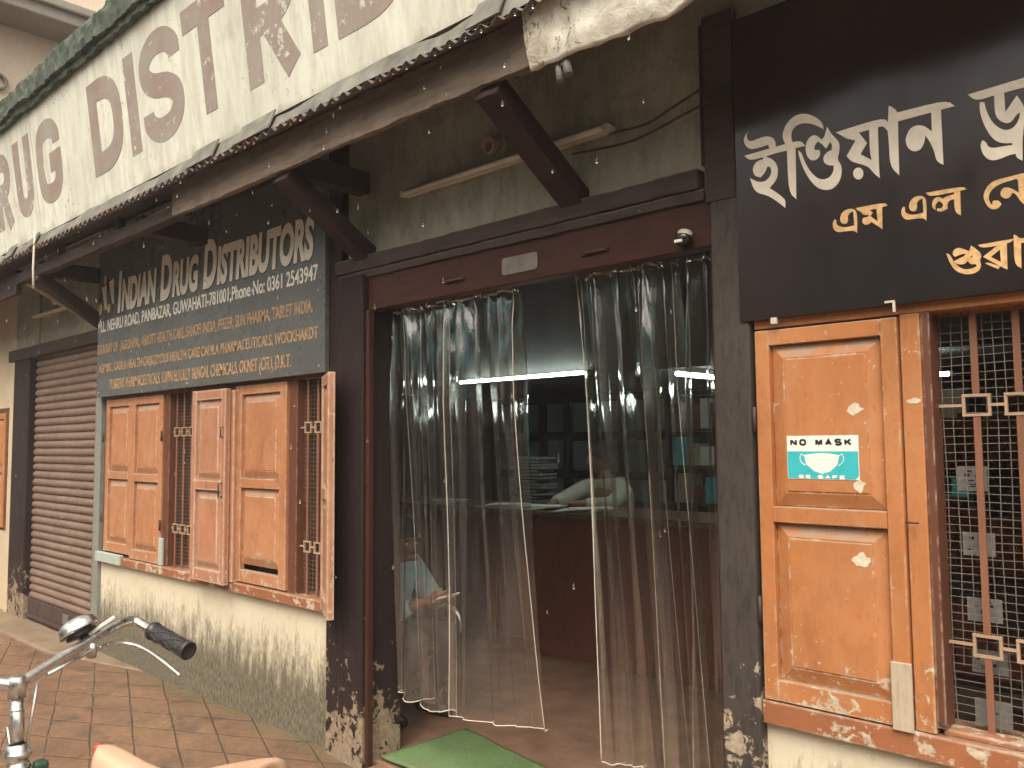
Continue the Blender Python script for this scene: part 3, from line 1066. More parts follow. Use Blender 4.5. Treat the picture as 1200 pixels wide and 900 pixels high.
# ------------------------------------------------------------------ leaning painted parapet above the eave
PB, PT = Vector((0, 1.98, 3.05)), Vector((0, 1.86, 3.94))
PU = (PT - PB).normalized()
PN = Vector((0, -PU.z, PU.y))
parapet = thing('painted_parapet', (-4.5, 2.0, 3.05), 'weathered cream parapet with big faded brown painted letters above the eave', 'parapet')


def par(u, v, w):
    return PB + Vector((u, 0, 0)) + PU * v + PN * w


mb = MB()
nu, nv = 220, 10
for a, b in ((-14.0, -6.425), (-6.415, 1.6)):
    nn = int(40 * (b - a) / 7)
    mb.grid(lambda s, t: par(a + (b - a) * s, t * 0.90, 0.0), nn, 8)
    mb.grid(lambda s, t: par(a + (b - a) * s, t * 0.90, -0.10), nn, 2)
    mb.grid(lambda s, t: par(a + (b - a) * s, 0.0, -0.10 * t), nn, 1)
    mb.grid(lambda s, t: par(a + (b - a) * s, 0.9, -0.10 * t), nn, 1)
    for e in (a, b):
        mb.grid(lambda s, t: par(e, 0.9 * t, -0.1 * s), 1, 1)
mb.build('parapet_board', M['parapet'], parapet)
HW = 0.130


def paint(u0, u1, strokes, v0=0.17, v1=0.73, w=HW):
    h = w / 2
    lt = MB()
    for st in strokes:
        pts = [(u0 + h + (u1 - u0 - w) * x, v0 + (h if 0 <= y <= 1 else 0) + ((v1 - v0) - (w if 0 <= y <= 1 else 0)) * y) for x, y in st]
        # strokes ending on the baseline or cap line run on to it
        for i in (0, len(st) - 1):
            x, y = st[i]
            j = 1 if i == 0 else -2
            if st[j][0] == x or abs(st[j][1] - y) > 0.3:
                if y == 0:
                    pts[i] = (pts[i][0], v0)
                elif y == 1:
                    pts[i] = (pts[i][0], v1)
        paint.k += 1
        lt.outline(stroke(pts, w), par, 0.0012 + 0.0003 * (paint.k % 4), round_=True)
    lt.build('letter', M['parapet_letter'], parapet, recalc=False)


paint.k = 0
S_R = [[(0, 0), (0, 1)], [(0, 1), (.7, 1), (1, .86), (1, .62), (.7, .48), (0, .48)], [(.42, .48), (1, 0)]]
S_U = [[(0, 1), (0, .16), (.25, 0), (.75, 0), (1, .16), (1, 1)]]
S_G = [[(1, .72), (1, .85), (.75, 1), (.25, 1), (0, .85), (0, .15), (.25, 0), (.75, 0), (1, .15), (1, .46), (.55, .46)]]
S_D = [[(0, 0), (0, 1)], [(0, 1), (.6, 1), (1, .80), (1, .20), (.6, 0), (0, 0)]]
S_S = [[(1, .74), (1, .86), (.72, 1), (.28, 1), (0, .86), (0, .66), (.28, .53), (.72, .47), (1, .34), (1, .14), (.72, 0), (.28, 0), (0, .14), (0, .26)]]
S_T = [[(.5, 0), (.5, .9)], [(-.17, 1), (1.17, 1)]]
S_B = [[(0, 0), (0, 1)], [(0, 1), (.7, 1), (1, .87), (1, .64), (.7, .52), (0, .52)], [(.7, .52), (1, .40), (1, .13), (.7, 0), (0, 0)]]
S_I = [[(.5, 0), (.5, 1)]]
paint(-7.31, -6.94, S_R)
paint(-6.83, -6.47, S_U)
paint(-6.36, -5.905, S_G)
paint(-5.385, -4.915, S_D, w=0.128)
paint(-4.85, -4.69, S_I, w=0.135)
paint(-4.645, -4.155, S_S, v0=0.155, v1=0.75, w=0.13)
paint(-4.11, -3.665, S_T, v1=0.735, w=0.118)
paint(-3.52, -3.075, S_R, w=0.130, v0=0.165, v1=0.73)
paint(-2.99, -2.885, S_I, w=0.105)
paint(-2.81, -2.36, S_B, w=0.130, v0=0.165, v1=0.73)
cp = MB()


def coping_pt(s, t):
    u = -14 + 15.6 * s
    ring = [(-0.14, 0.862), (0.035, 0.862), (0.035, 0.900), (0.06, 0.905), (0.062, 1.03), (0.03, 1.06), (-0.14, 1.07), (-0.14, 0.862)]
    k = min(int(t * 7), 6)
    fr = t * 7 - k
    a, b = ring[k], ring[k + 1]
    w_, v_ = a[0] + (b[0] - a[0]) * fr, a[1] + (b[1] - a[1]) * fr
    q = noise.noise(Vector((u * 3.0, w_ * 9, v_ * 9))) * 0.009 + noise.noise(Vector((u * 13, w_ * 25, v_ * 25))) * 0.010 + noise.noise(Vector((u * 40, w_ * 60, v_ * 60))) * 0.006
    return par(u, v_ + q, w_ + q)


cp.grid(coping_pt, 700, 21, smooth=False)
cp.build('coping', M['moss'], parapet)['label'] = 'dark mossy coping along the parapet top'

# ------------------------------------------------------------------ eave
eave = thing('eave_canopy', (-4.0, 2.05, 2.81), 'low eave of rusty corrugated tin on a weathered board and dark braces', 'eave')
tin = MB()


def tin_pt(s, t):
    u = -14 + 12.95 * s
    k = 0.012 * math.cos(2 * math.pi * u / 0.078)
    wob = 0.012 * noise.noise(Vector((u * 0.9, 0, 3))) + 0.008 * noise.noise(Vector((math.floor(u / 0.8), 5, 1)))
    y = 1.925 + 0.64 * t + wob
    return Vector((u, y, 2.948 + 0.33 * t + k + wob * 0.6))


tin.grid(tin_pt, 1660, 3)
o = tin.build('corrugated_sheet', M['tin'], eave, recalc=False)
sd = o.modifiers.new("thick", 'SOLIDIFY')
sd.thickness = 0.002
fl = MB()
fl.grid(lambda s, t: Vector((-14 + 15 * s, 1.937 + 0.035 * t + 0.008 * noise.noise(Vector((s * 40, 0, 0))), 2.962 + (0.080 + 0.030 * noise.noise(Vector((s * 45, 2, 0)))) * t + 0.012 * noise.noise(Vector((s * 60, 7, 0))))), 200, 2)
for a, b in ((-4.10, -3.82), (-3.62, -3.30), (-2.02, -1.86), (-6.55, -6.40), (-7.1, -6.9)):
    fl.hexa([(a, 1.928, 2.962), (b, 1.928, 2.966), (b, 1.965, 3.06), (a + 0.03, 1.965, 3.055)],
            [(a, 1.922, 2.965), (b, 1.922, 2.969), (b, 1.959, 3.063), (a + 0.03, 1.959, 3.058)])
o = fl.build('flashing', plain('grey_flashing', (0.15, 0.145, 0.12), 0.75, 0.0, var=0.5, scale=9), eave, recalc=False)
# weathered face board
fb = MB()
board(-4.49, -1.905, 2.812, 2.985, 2.03, 2.062, 160, fb, 2.2)
fb.build('face_board', M['fascia'], eave, bevel=0.004)
fb = MB()
board(-1.902, -1.79, 2.805, 2.985, 2.024, 2.07, 6, fb)
fb.build('face_block', M['fascia'], eave, bevel=0.004)
fb = MB()
board(-7.21, -4.40, 2.812, 2.885, 2.045, 2.105, 50, fb)
fb.build('rail', M['beam'], eave, bevel=0.005)
fb = MB()
fb.box(-5.33, -5.27, 2.05, 2.10, 2.886, 2.97)
fb.box(-6.35, -6.30, 2.05, 2.10, 2.886, 2.97)
board(-14, -7.24, 2.74, 2.93, 2.06, 2.10, 40, fb)
fb.build('back_board', M['brace'], eave, bevel=0.004)
for x in (-6.74, -3.385, -2.035):
    b = MB()
    b.bar((x, 2.548, 2.490), (x, 2.055, 2.805), 0.105, 0.085, (0, 0.5, 1))
    b.build('brace', M['brace'], eave, bevel=0.006)
for x in (-6.74, -5.0, -3.42):
    MB().box(x - 0.045, x + 0.045, 2.066, 2.546, 2.815, 2.925).build('joist', M['brace'], eave, bevel=0.006)
MB().bar((-7.05, 2.08, 2.80), (-7.05, 2.5, 2.58), 0.02, 0.02).build('thin_brace', M['bare_wood'], eave)
# broken plaster over the right end
pl = MB()


def plast(s, t):
    u = -1.80 + 2.6 * s
    zb = 2.772 + 0.025 * noise.noise(Vector((u * 3.1, 0, 0))) + 0.02 * noise.noise(Vector((u * 9, 3, 0)))
    if u > -1.33:
        zb += 0.03 * min(1, (u + 1.33) / 0.3)
    prof = [(2.35, 3.05), (2.12, zb + 0.10), (2.05, zb + 0.02), (2.012, zb), (1.992, zb + 0.05), (1.982, zb + 0.10), (1.968, 2.98), (1.965, 3.06), (2.05, 3.08)]
    k = min(int(t * 8), 7)
    fr = t * 8 - k
    y = prof[k][0] + (prof[k + 1][0] - prof[k][0]) * fr
    z_ = prof[k][1] + (prof[k + 1][1] - prof[k][1]) * fr
    q = 0.011 * noise.noise(Vector((u * 6, y * 6, z_ * 8))) + 0.006 * noise.noise(Vector((u * 17, y * 17, z_ * 17)))
    return Vector((u + q, y - q, z_ + q * 0.5))


pl.grid(plast, 150, 32)
po = pl.build('plaster_edge', M['plaster'], eave)
po['label'] = 'broken white plaster edge'
hang = MB()
for (dx, l, w_) in ((0, 0.085, 0.016), (0.035, 0.075, 0.02), (0.015, 0.04, 0.012)):
    hang.tube([(-1.70 + dx, 2.03, 2.80), (-1.70 + dx + 0.006, 2.03, 2.80 - l * 0.5), (-1.70 + dx + 0.012, 2.03, 2.80 - l)], [w_ * 0.35, w_ * 0.7, w_ * 0.85], 8)
hang.build('hanging_rag', M['paper_grey'], eave)
MB().tube([(-6.405, 1.93, 3.06), (-6.41, 1.93, 2.98), (-6.42, 1.93, 2.80), (-6.40, 1.93, 2.66)], 0.008, 8).build('drain_pipe', M['tubeoff'], eave)

# ------------------------------------------------------------------ signs
SY = 2.48
sg = thing('hanging_signboard', (-5.18, SY, 1.924), 'dark slate signboard lettered in English above the left windows', 'sign')
MB().box(-6.705, -3.670, SY, SY + 0.03, 1.924, 3.05).build('sign_panel', M['signdark'], sg, bevel=0.003)
ttl, edge = MB(), MB()
OFF = 0.046
runs = [("I", 1.0), ("NDIAN", .78), (" ", .9), ("D", 1.0), ("RUG", .78), (" ", .9), ("D", 1.0), ("ISTRIBUTORS", .78)]
wid = []
for s, k in runs:
    if s == " ":
        wid.append(0.26)
    else:
        vs, _ = text_shape(s, OFF, 0.12, 1.0)
        wid.append((max(v.x for v in vs) - min(v.x for v in vs)) * k + 0.03)
tot = sum(wid)
x = -6.335
SCX = (6.335 - 3.765) / tot
for (s, k), w_ in zip(runs, wid):
    if s != " ":
        hh = 0.292 * (1.0 if k == 1.0 else 0.765)
        put_text(edge, s, x + 0.002, x + (w_ - 0.03) * SCX + 0.005, 2.549, 2.549 + hh, fac(SY), 0.0012, OFF + 0.012, 0.12, 1.0)
        put_text(ttl, s, x, x + (w_ - 0.03) * SCX, 2.551, 2.551 + hh, fac(SY), 0.0026, OFF, 0.12, 1.0)
    x += w_ * SCX
edge.build('lettering_edge', M['letterdark'], sg, recalc=False)
ttl.build('lettering', M['lettercream'], sg, recalc=False)
ln = MB()
put_text(ln, "M.L. NEHRU ROAD, PANBAZAR, GUWAHATI-781001,Phone No: 0361 2543947", -6.690, -3.735, 2.420, 2.502, fac(SY), 0.002, 0.012)
ln.build('address_lettering', M['letterwhite'], sg, recalc=False)
for s_, x0, x1, z0, zc in (("STOCKIST OF : JAGSONPAL, ABBOTT HEALTH CARE, SANOFI INDIA, PFIZER, SUN PHARMA, TABLET INDIA,", -6.690, -3.780, 2.253, 2.322),
                           ("ALEMBIC, CADILA HEALTH CARE,(ZYDUS HEALTH CARE CADILA PHARMACEUTICALS, WOCKHARDT", -6.670, -3.728, 2.110, 2.172),
                           ("TORRENT PHARMACEUTICALS, LUPIN ELI LILLY BENGAL CHEMICALS, OKNET (CFL), D.K.T.", -6.450, -3.985, 1.975, 2.047)):
    ln = MB()
    put_text(ln, s_, x0, x1, z0, zc, fac(SY), 0.002, 0.014)
    ln.build('list_lettering', M['letterdull'], sg, recalc=False)
for dx, zt in ((0.0, 0.0), (0.135, 0.03)):
    em = MB()
    em.outline([(-6.640 + dx, 2.760 + zt), (-6.560 + dx, 2.775 + zt), (-6.545 + dx, 2.585 + zt), (-6.575 + dx, 2.585 + zt)], fac(SY), 0.002)
    em.build('emblem', M['lettercream'], sg, recalc=False)
for cx, cz, a, b in ((-6.585, 2.815, 0.026, 0.036), (-6.665, 2.60, 0.030, 0.045), (-6.505, 2.59, 0.028, 0.036)):
    em = MB()
    em.outline([(cx + a * math.cos(q * 2 * math.pi / 20), cz + b * math.sin(q * 2 * math.pi / 20)) for q in range(20)], fac(SY), 0.0024)
    em.build('emblem', M['lettergold'], sg, recalc=False)
for x, z in ((-6.66, 1.96), (-5.2, 1.95), (-3.72, 1.96), (-3.73, 2.36), (-5.6, 2.90), (-4.6, 2.93)):
    MB().lathe([(0, 0.006), (0.006, 0.004), (0.007, 0)], (x, SY, z), (0, -1, 0), 8).build('nail', M['steel'], sg)

BN_WHITE = [[(-1.278,2.562),(-1.291,2.544),(-1.29,2.525),(-1.278,2.508),(-1.264,2.5),(-1.233,2.499),(-1.207,2.501),(-1.202,2.486),(-1.182,2.487),(-1.182,2.505),(-1.191,2.521),(-1.213,2.531),(-1.241,2.53),(-1.266,2.526),(-1.279,2.536),(-1.281,2.55)],
[(-1.291,2.485),(-1.203,2.487),(-1.143,2.488),(-1.098,2.487),(-1.085,2.466),(-1.112,2.467),(-1.147,2.466),(-1.182,2.467),(-1.209,2.465),(-1.271,2.463)],
[(-1.223,2.468),(-1.193,2.45),(-1.179,2.428),(-1.176,2.404),(-1.182,2.379),(-1.207,2.359),(-1.181,2.337),(-1.16,2.315),(-1.155,2.306),(-1.156,2.284),(-1.181,2.309),(-1.213,2.336),(-1.258,2.356),(-1.273,2.406),(-1.245,2.386),(-1.22,2.383),(-1.203,2.395),(-1.197,2.414),(-1.204,2.429),(-1.213,2.429),(-1.219,2.414),(-1.236,2.4),(-1.256,2.409),(-1.263,2.43),(-1.258,2.447),(-1.243,2.457),(-1.226,2.457)],
[(-1.146,2.481),(-1.156,2.504),(-1.157,2.525),(-1.144,2.551),(-1.119,2.57),(-1.087,2.571),(-1.057,2.555),(-1.035,2.534),(-1.027,2.519),(-1.025,2.503),(-1.048,2.522),(-1.073,2.536),(-1.099,2.541),(-1.12,2.534),(-1.129,2.518),(-1.129,2.497),(-1.121,2.478),(-1.128,2.475)],
[(-1.144,2.475),(-1.116,2.473),(-1.119,2.304),(-1.143,2.332)],
[(-1.108,2.458),(-1.097,2.447),(-1.088,2.414),(-1.071,2.38),(-1.049,2.354),(-1.029,2.346),(-1.009,2.35),(-0.9981,2.368),(-0.9985,2.384),(-1.012,2.386),(-1.027,2.397),(-1.03,2.416),(-1.018,2.429),(-1.003,2.432),(-1,2.446),(-1.006,2.458),(-1.02,2.441),(-1.032,2.459),(-1.045,2.47),(-1.056,2.458),(-1.056,2.446),(-1.04,2.441),(-1.038,2.428),(-1.046,2.415),(-1.065,2.413),(-1.079,2.428),(-1.085,2.455),(-1.08,2.479),(-1.064,2.493),(-1.049,2.491),(-1.032,2.472),(-1.024,2.477),(-1.014,2.508),(-1.004,2.485),(-0.9849,2.46),(-0.9777,2.443),(-0.9789,2.423),(-0.9871,2.4),(-0.9755,2.38),(-0.9739,2.357),(-0.9822,2.329),(-1.003,2.312),(-1.025,2.312),(-1.05,2.324),(-1.074,2.355),(-1.093,2.395),(-1.105,2.434)],
[(-0.9881,2.483),(-0.8498,2.491),(-0.8325,2.471),(-0.8374,2.448),(-0.8488,2.466),(-0.8629,2.466),(-0.9356,2.464),(-0.9196,2.463),(-0.9605,2.458),(-0.9717,2.47)],
[(-0.9605,2.458),(-0.9196,2.465),(-0.8972,2.427),(-0.917,2.398),(-0.8897,2.376),(-0.877,2.364),(-0.8647,2.314),(-0.8803,2.331),(-0.8938,2.353),(-0.9112,2.365),(-0.9462,2.383),(-0.9578,2.403),(-0.9296,2.443)],
[(-0.8887,2.468),(-0.8641,2.468),(-0.8652,2.353),(-0.8647,2.314),(-0.8897,2.376)],
[(-0.9105,2.338),(-0.9119,2.331),(-0.9153,2.326),(-0.9203,2.323),(-0.9261,2.323),(-0.9318,2.326),(-0.9365,2.331),(-0.9395,2.337),(-0.9404,2.345),(-0.939,2.351),(-0.9355,2.356),(-0.9305,2.359),(-0.9247,2.359),(-0.9191,2.357),(-0.9144,2.352),(-0.9114,2.345)],
[(-0.8314,2.52),(-0.8247,2.518),(-0.8077,2.497),(-0.8075,2.48),(-0.8103,2.31),(-0.8343,2.341),(-0.8347,2.413),(-0.8372,2.452),(-0.8352,2.473)],
[(-0.8078,2.494),(-0.6767,2.493),(-0.6569,2.47),(-0.6905,2.469),(-0.7165,2.469),(-0.808,2.468)],
[(-0.7873,2.417),(-0.7748,2.439),(-0.7554,2.443),(-0.7367,2.435),(-0.718,2.414),(-0.7172,2.471),(-0.6922,2.472),(-0.6922,2.312),(-0.7093,2.326),(-0.7137,2.355),(-0.7237,2.385),(-0.7359,2.408),(-0.7386,2.388),(-0.7488,2.37),(-0.7661,2.367),(-0.7829,2.381),(-0.7887,2.401)],
[(-0.6227,2.492),(-0.5178,2.496),(-0.4621,2.498),(-0.4632,2.472),(-0.5339,2.471),(-0.5576,2.471),(-0.6036,2.468)],
[(-0.5941,2.462),(-0.5838,2.459),(-0.5797,2.434),(-0.569,2.403),(-0.5531,2.38),(-0.5335,2.366),(-0.5133,2.373),(-0.5025,2.393),(-0.5012,2.408),(-0.5103,2.403),(-0.5191,2.39),(-0.5293,2.385),(-0.5424,2.392),(-0.5552,2.407),(-0.5596,2.424),(-0.5592,2.473),(-0.5355,2.473),(-0.5352,2.417),(-0.5063,2.455),(-0.4958,2.433),(-0.4915,2.42),(-0.4917,2.378),(-0.4981,2.345),(-0.5011,2.278),(-0.5137,2.288),(-0.5165,2.3),(-0.5331,2.3),(-0.55,2.295),(-0.5704,2.294),(-0.587,2.306),(-0.5964,2.328),(-0.5973,2.348),(-0.5917,2.356),(-0.5834,2.348),(-0.5805,2.336),(-0.5689,2.328),(-0.5453,2.327),(-0.522,2.325),(-0.5234,2.331),(-0.5449,2.335),(-0.5646,2.349),(-0.5804,2.379),(-0.5925,2.418),(-0.5955,2.446)]]
BN_GOLD = [[(-1.001,2.217),(-0.9961,2.214),(-0.9975,2.204),(-0.9916,2.195),(-0.9713,2.186),(-0.9432,2.188),(-0.9442,2.23),(-0.9518,2.231),(-0.9624,2.22),(-0.9603,2.207),(-0.9657,2.198),(-0.9785,2.199),(-0.9858,2.212),(-0.9799,2.232),(-0.9641,2.241),(-0.9439,2.239),(-0.9333,2.225),(-0.9356,2.164),(-0.9463,2.173),(-0.9717,2.175),(-0.9949,2.176),(-1.006,2.189),(-1.008,2.206)],
[(-0.9378,2.239),(-0.8527,2.239),(-0.8459,2.228),(-0.875,2.225),(-0.9268,2.225)],
[(-0.9242,2.227),(-0.8994,2.227),(-0.8875,2.216),(-0.8952,2.207),(-0.875,2.186),(-0.8773,2.228),(-0.8612,2.229),(-0.8628,2.162),(-0.8745,2.173),(-0.8934,2.189),(-0.9011,2.183),(-0.9134,2.184),(-0.9205,2.194),(-0.9161,2.205),(-0.9026,2.206),(-0.8999,2.213),(-0.9138,2.212)],
[(-0.8025,2.216),(-0.7979,2.213),(-0.7992,2.203),(-0.7938,2.194),(-0.7751,2.186),(-0.7492,2.188),(-0.7499,2.228),(-0.7569,2.229),(-0.7667,2.219),(-0.7649,2.206),(-0.7699,2.197),(-0.7817,2.198),(-0.7884,2.211),(-0.7828,2.23),(-0.7682,2.239),(-0.7496,2.237),(-0.7399,2.223),(-0.7423,2.164),(-0.7521,2.174),(-0.7755,2.175),(-0.7969,2.176),(-0.8074,2.189),(-0.8092,2.205)],
[(-0.7407,2.243),(-0.6464,2.241),(-0.6362,2.231),(-0.6533,2.23),(-0.7301,2.229)],
[(-0.7264,2.208),(-0.7214,2.222),(-0.7079,2.226),(-0.6973,2.217),(-0.6883,2.222),(-0.6686,2.224),(-0.6682,2.234),(-0.6531,2.235),(-0.6541,2.162),(-0.6686,2.173),(-0.6692,2.211),(-0.6823,2.209),(-0.687,2.2),(-0.6866,2.188),(-0.7009,2.181),(-0.714,2.186),(-0.7137,2.193),(-0.7027,2.191),(-0.6967,2.197),(-0.699,2.206),(-0.7084,2.213),(-0.7153,2.208),(-0.7179,2.199),(-0.7174,2.189),(-0.7247,2.196)],
[(-0.596,2.193),(-0.5966,2.208),(-0.5862,2.229),(-0.5673,2.241),(-0.5151,2.243),(-0.5136,2.233),(-0.5556,2.229),(-0.5765,2.217),(-0.5854,2.2),(-0.5821,2.181),(-0.5751,2.174),(-0.5772,2.18),(-0.5737,2.186),(-0.5616,2.185),(-0.5548,2.173),(-0.5625,2.163),(-0.5748,2.162),(-0.5867,2.17)],
[(-0.523,2.243),(-0.4838,2.245),(-0.4845,2.23),(-0.5139,2.227)],
[(-0.5568,2.201),(-0.5522,2.214),(-0.5401,2.216),(-0.5247,2.206),(-0.5133,2.194),(-0.5138,2.229),(-0.5,2.23),(-0.5023,2.161),(-0.5105,2.171),(-0.5212,2.194),(-0.529,2.198),(-0.5314,2.189),(-0.5415,2.184),(-0.5532,2.191)],
[(-0.6949,2.063),(-0.6864,2.059),(-0.6766,2.034),(-0.6561,2.012),(-0.6351,2.01),(-0.6202,2.016),(-0.6241,2.023),(-0.6346,2.022),(-0.6425,2.033),(-0.6358,2.041),(-0.6295,2.043),(-0.6314,2.048),(-0.647,2.027),(-0.6598,2.026),(-0.6724,2.031),(-0.6764,2.038),(-0.659,2.045),(-0.6503,2.048),(-0.6458,2.055),(-0.6586,2.054),(-0.6738,2.05),(-0.6799,2.058),(-0.675,2.071),(-0.662,2.074),(-0.6454,2.064),(-0.6371,2.06),(-0.6324,2.074),(-0.6223,2.065),(-0.6104,2.051),(-0.6088,2.039),(-0.6133,2.031),(-0.6097,2.019),(-0.6145,2.003),(-0.6315,1.996),(-0.6525,1.998),(-0.6733,2.01),(-0.6873,2.035)],
[(-0.6157,2.073),(-0.5463,2.075),(-0.5305,2.075),(-0.5389,2.065),(-0.6058,2.062)],
[(-0.6047,2.039),(-0.5648,2.067),(-0.5626,2.053),(-0.5864,2.036),(-0.5629,2.018),(-0.5634,2.053),(-0.5626,2.071),(-0.5473,2.072),(-0.5487,1.996),(-0.5654,2.007)],
[(-0.6006,2.02),(-0.5951,2.023),(-0.5654,2.007),(-0.5697,2)],
[(-0.53,2.086),(-0.5242,2.083),(-0.5149,2.072),(-0.4839,2.073),(-0.4844,2.062),(-0.5146,2.061),(-0.5164,1.994),(-0.5315,2.007),(-0.5309,2.066)]]

RY = 2.492
sr = thing('bengali_signboard', (-0.4, RY, 1.937), 'black signboard lettered in Bengali above the right window', 'sign')
MB().box(-1.325, 1.05, RY, RY + 0.02, 1.937, 2.955).build('sign_panel', M['signblack'], sr, bevel=0.002)
for nm, polys, mt in (('lettering', BN_WHITE, M['lettercream']), ('address_lettering', BN_GOLD, M['lettergold'])):
    ed, fr = MB(), MB()
    for i, pg in enumerate(polys):
        fr.outline(pg, fac(RY), 0.0020 + 0.00025 * (i % 5), round_=True)
        cx = sum(q[0] for q in pg) / len(pg)
        cz = sum(q[1] for q in pg) / len(pg)
    fr.build(nm, mt, sr, recalc=False)
for nm, x, z in (('hook', -1.205, 1.932), ('hook', -0.842, 1.940)):
    hk = MB()
    if x < -1:
        hk.box(x - 0.010, x + 0.010, RY - 0.006, RY + 0.004, z - 0.012, z + 0.008)
    else:
        hk.box(x - 0.022, x + 0.006, RY - 0.006, RY - 0.001, z + 0.004, z + 0.010).box(x + 0.0, x + 0.007, RY - 0.006, RY - 0.001, z - 0.024, z + 0.0035)
    hk.build(nm, M['plastic_white'], sr)

# ------------------------------------------------------------------ small things on the front
def tube_light(x0, x1, y, z, label, mat=None, group=None, batten=True, along='x'):
    t = thing('tube_light', (x0, y, z), label, 'tube light', group)

    def P(s, dy, dz):
        return (x0 + (x1 - x0) * s, y + dy, z + dz) if along == 'x' else (x0 + dy, y + (x1 - x0) * s, z + dz)
    if batten:
        b = MB()
        b.bar(P(0, 0.024, 0), P(1, 0.024, 0), 0.026, 0.024)
        b.build('batten', M['plastic_white'], t, bevel=0.003)
    b = MB()
    b.tube([P(0.02, -0.008, 0), P(0.98, -0.008, 0)], 0.0125, 12)
    b.build('tube', mat or M['tubeoff'], t)
    for s in (0.0, 0.982):
        b = MB()
        b.bar(P(s, 0.0, 0), P(s + 0.018, 0.0, 0), 0.03, 0.027)
        b.build('end_holder', M['plastic_white'], t, bevel=0.002)
    return t


tube_light(-3.07, -1.845, 2.505, 2.735, 'unlit tube light on the grey green wall over the doorway')
tube_light(-8.28, -7.30, 2.505, 2.720, 'short unlit tube light above the roller shutter')
lh = thing('lamp_holder', (-2.482, 2.54, 2.828), 'round wall lamp holder just above the unlit tube over the doorway', 'lamp holder')
MB().lathe([(0, 0.012), (0.05, 0.012), (0.055, 0.004), (0.055, 0)], (-2.482, 2.551, 2.828), (0, -1, 0)).build('rose', M['wallgreen'], lh)
b = MB()
b.tube([(-2.482 + 0.030 * math.cos(q * 0.55), 2.532 - 0.0013 * q, 2.828 + 0.034 * math.sin(q * 0.55)) for q in range(30)], 0.0085, 8)
b.build('coil', plain('dusty_pink_coil', (0.34, 0.23, 0.19), 0.5), lh)
lh2 = thing('lamp_holder', (-7.72, 2.54, 2.80), 'small lamp holder above the short tube over the roller shutter', 'lamp holder')
MB().lathe([(0, 0.07), (0.025, 0.065), (0.028, 0.02), (0.04, 0.018), (0.04, 0)], (-7.72, 2.547, 2.80), (0, -1, -0.2)).build('holder', M['plastic_white'], lh2)
b = MB()
b.tube([(-8.22, 2.54, 2.48), (-8.22, 2.54, 2.95)], 0.012, 8)
tag(b.build('conduit_pipe', M['bare_wood']), 'upright pale conduit on the wall over the roller shutter', 'pipe')


def cable(name, p, q, sag, label):
    pts = []
    for i in range(17):
        s = i / 16
        a = Vector(p).lerp(Vector(q), s)
        a.z -= sag * 4 * s * (1 - s)
        a.z += 0.004 * math.sin(s * 11)
        pts.append(a)
    b_ = MB()
    b_.tube(pts, 0.0045, 7)
    tag(b_.build(name, M['cable']), label, 'cable', 'cables on the wall over the doorway')


cable('cable', (-1.86, 2.520, 2.715), (-1.44, 2.505, 2.775), 0.03, 'upper slack black cable from the unlit tube to the post')
cable('cable', (-2.05, 2.535, 2.690), (-1.34, 2.502, 2.740), 0.045, 'lower slack black cable sagging below the unlit tube to the post')

pt = MB()
pts = []
cx, cz, hw, hh = -2.332, 2.292, 0.100, 0.036
for sx, sz in ((1, 1), (-1, 1), (-1, -1), (1, -1)):
    for q in range(4):
        a = math.atan2(sz, sx) - math.pi / 4 + q * math.pi / 6
        pts.append((cx + sx * (hw - 0.012) + 0.012 * math.cos(a), cz + sz * (hh - 0.012) + 0.012 * math.sin(a)))
pt.outline(pts, fac(2.527), 0.004)
tag(pt.build('name_plate', M['plate'], recalc=False), 'small blank grey plate on the red brown door header', 'plate')
for x, lab in ((-2.72, 'small door bolt on the header left of the grey plate'), (-1.93, 'small door bolt on the header right of the grey plate')):
    t = thing('door_bolt', (x, 2.527, 2.30), lab, 'bolt', 'bolts on the door header')
    MB().box(x - 0.075, x + 0.055, 2.520, 2.5275, 2.268, 2.286).build('plate', M['header'], t, bevel=0.002)
    MB().tube([(x - 0.05, 2.515, 2.277), (x + 0.05, 2.515, 2.277)], 0.005, 8).build('bolt', M['shutter_dark'], t)
dc = thing('dome_camera', (-1.535, 2.50, 2.262), 'small glossy black dome camera at the right end of the door header', 'camera')
MB().lathe([(0.024, 0.0), (0.026, 0.02), (0, 0.021)], (-1.535, 2.508, 2.258), (0, 0.4, 1)).build('mount', M['plastic_white'], dc)
MB().lathe([(0.0, -0.030)] + [(0.030 * math.cos(a), 0.030 * math.sin(a)) for a in [R(-80 + 16 * k) for k in range(6)]] + [(0.030, 0.004), (0, 0.006)], (-1.535, 2.505, 2.254), (0, 0.4, 1)).build('dome', M['dome'], dc)
MB().box(-1.552, -1.522, 2.468, 2.474, 2.236, 2.246).build('dome_glint', M['poster_white'], dc, bevel=0.001)  # white bar stands in for the bright glint on the dome

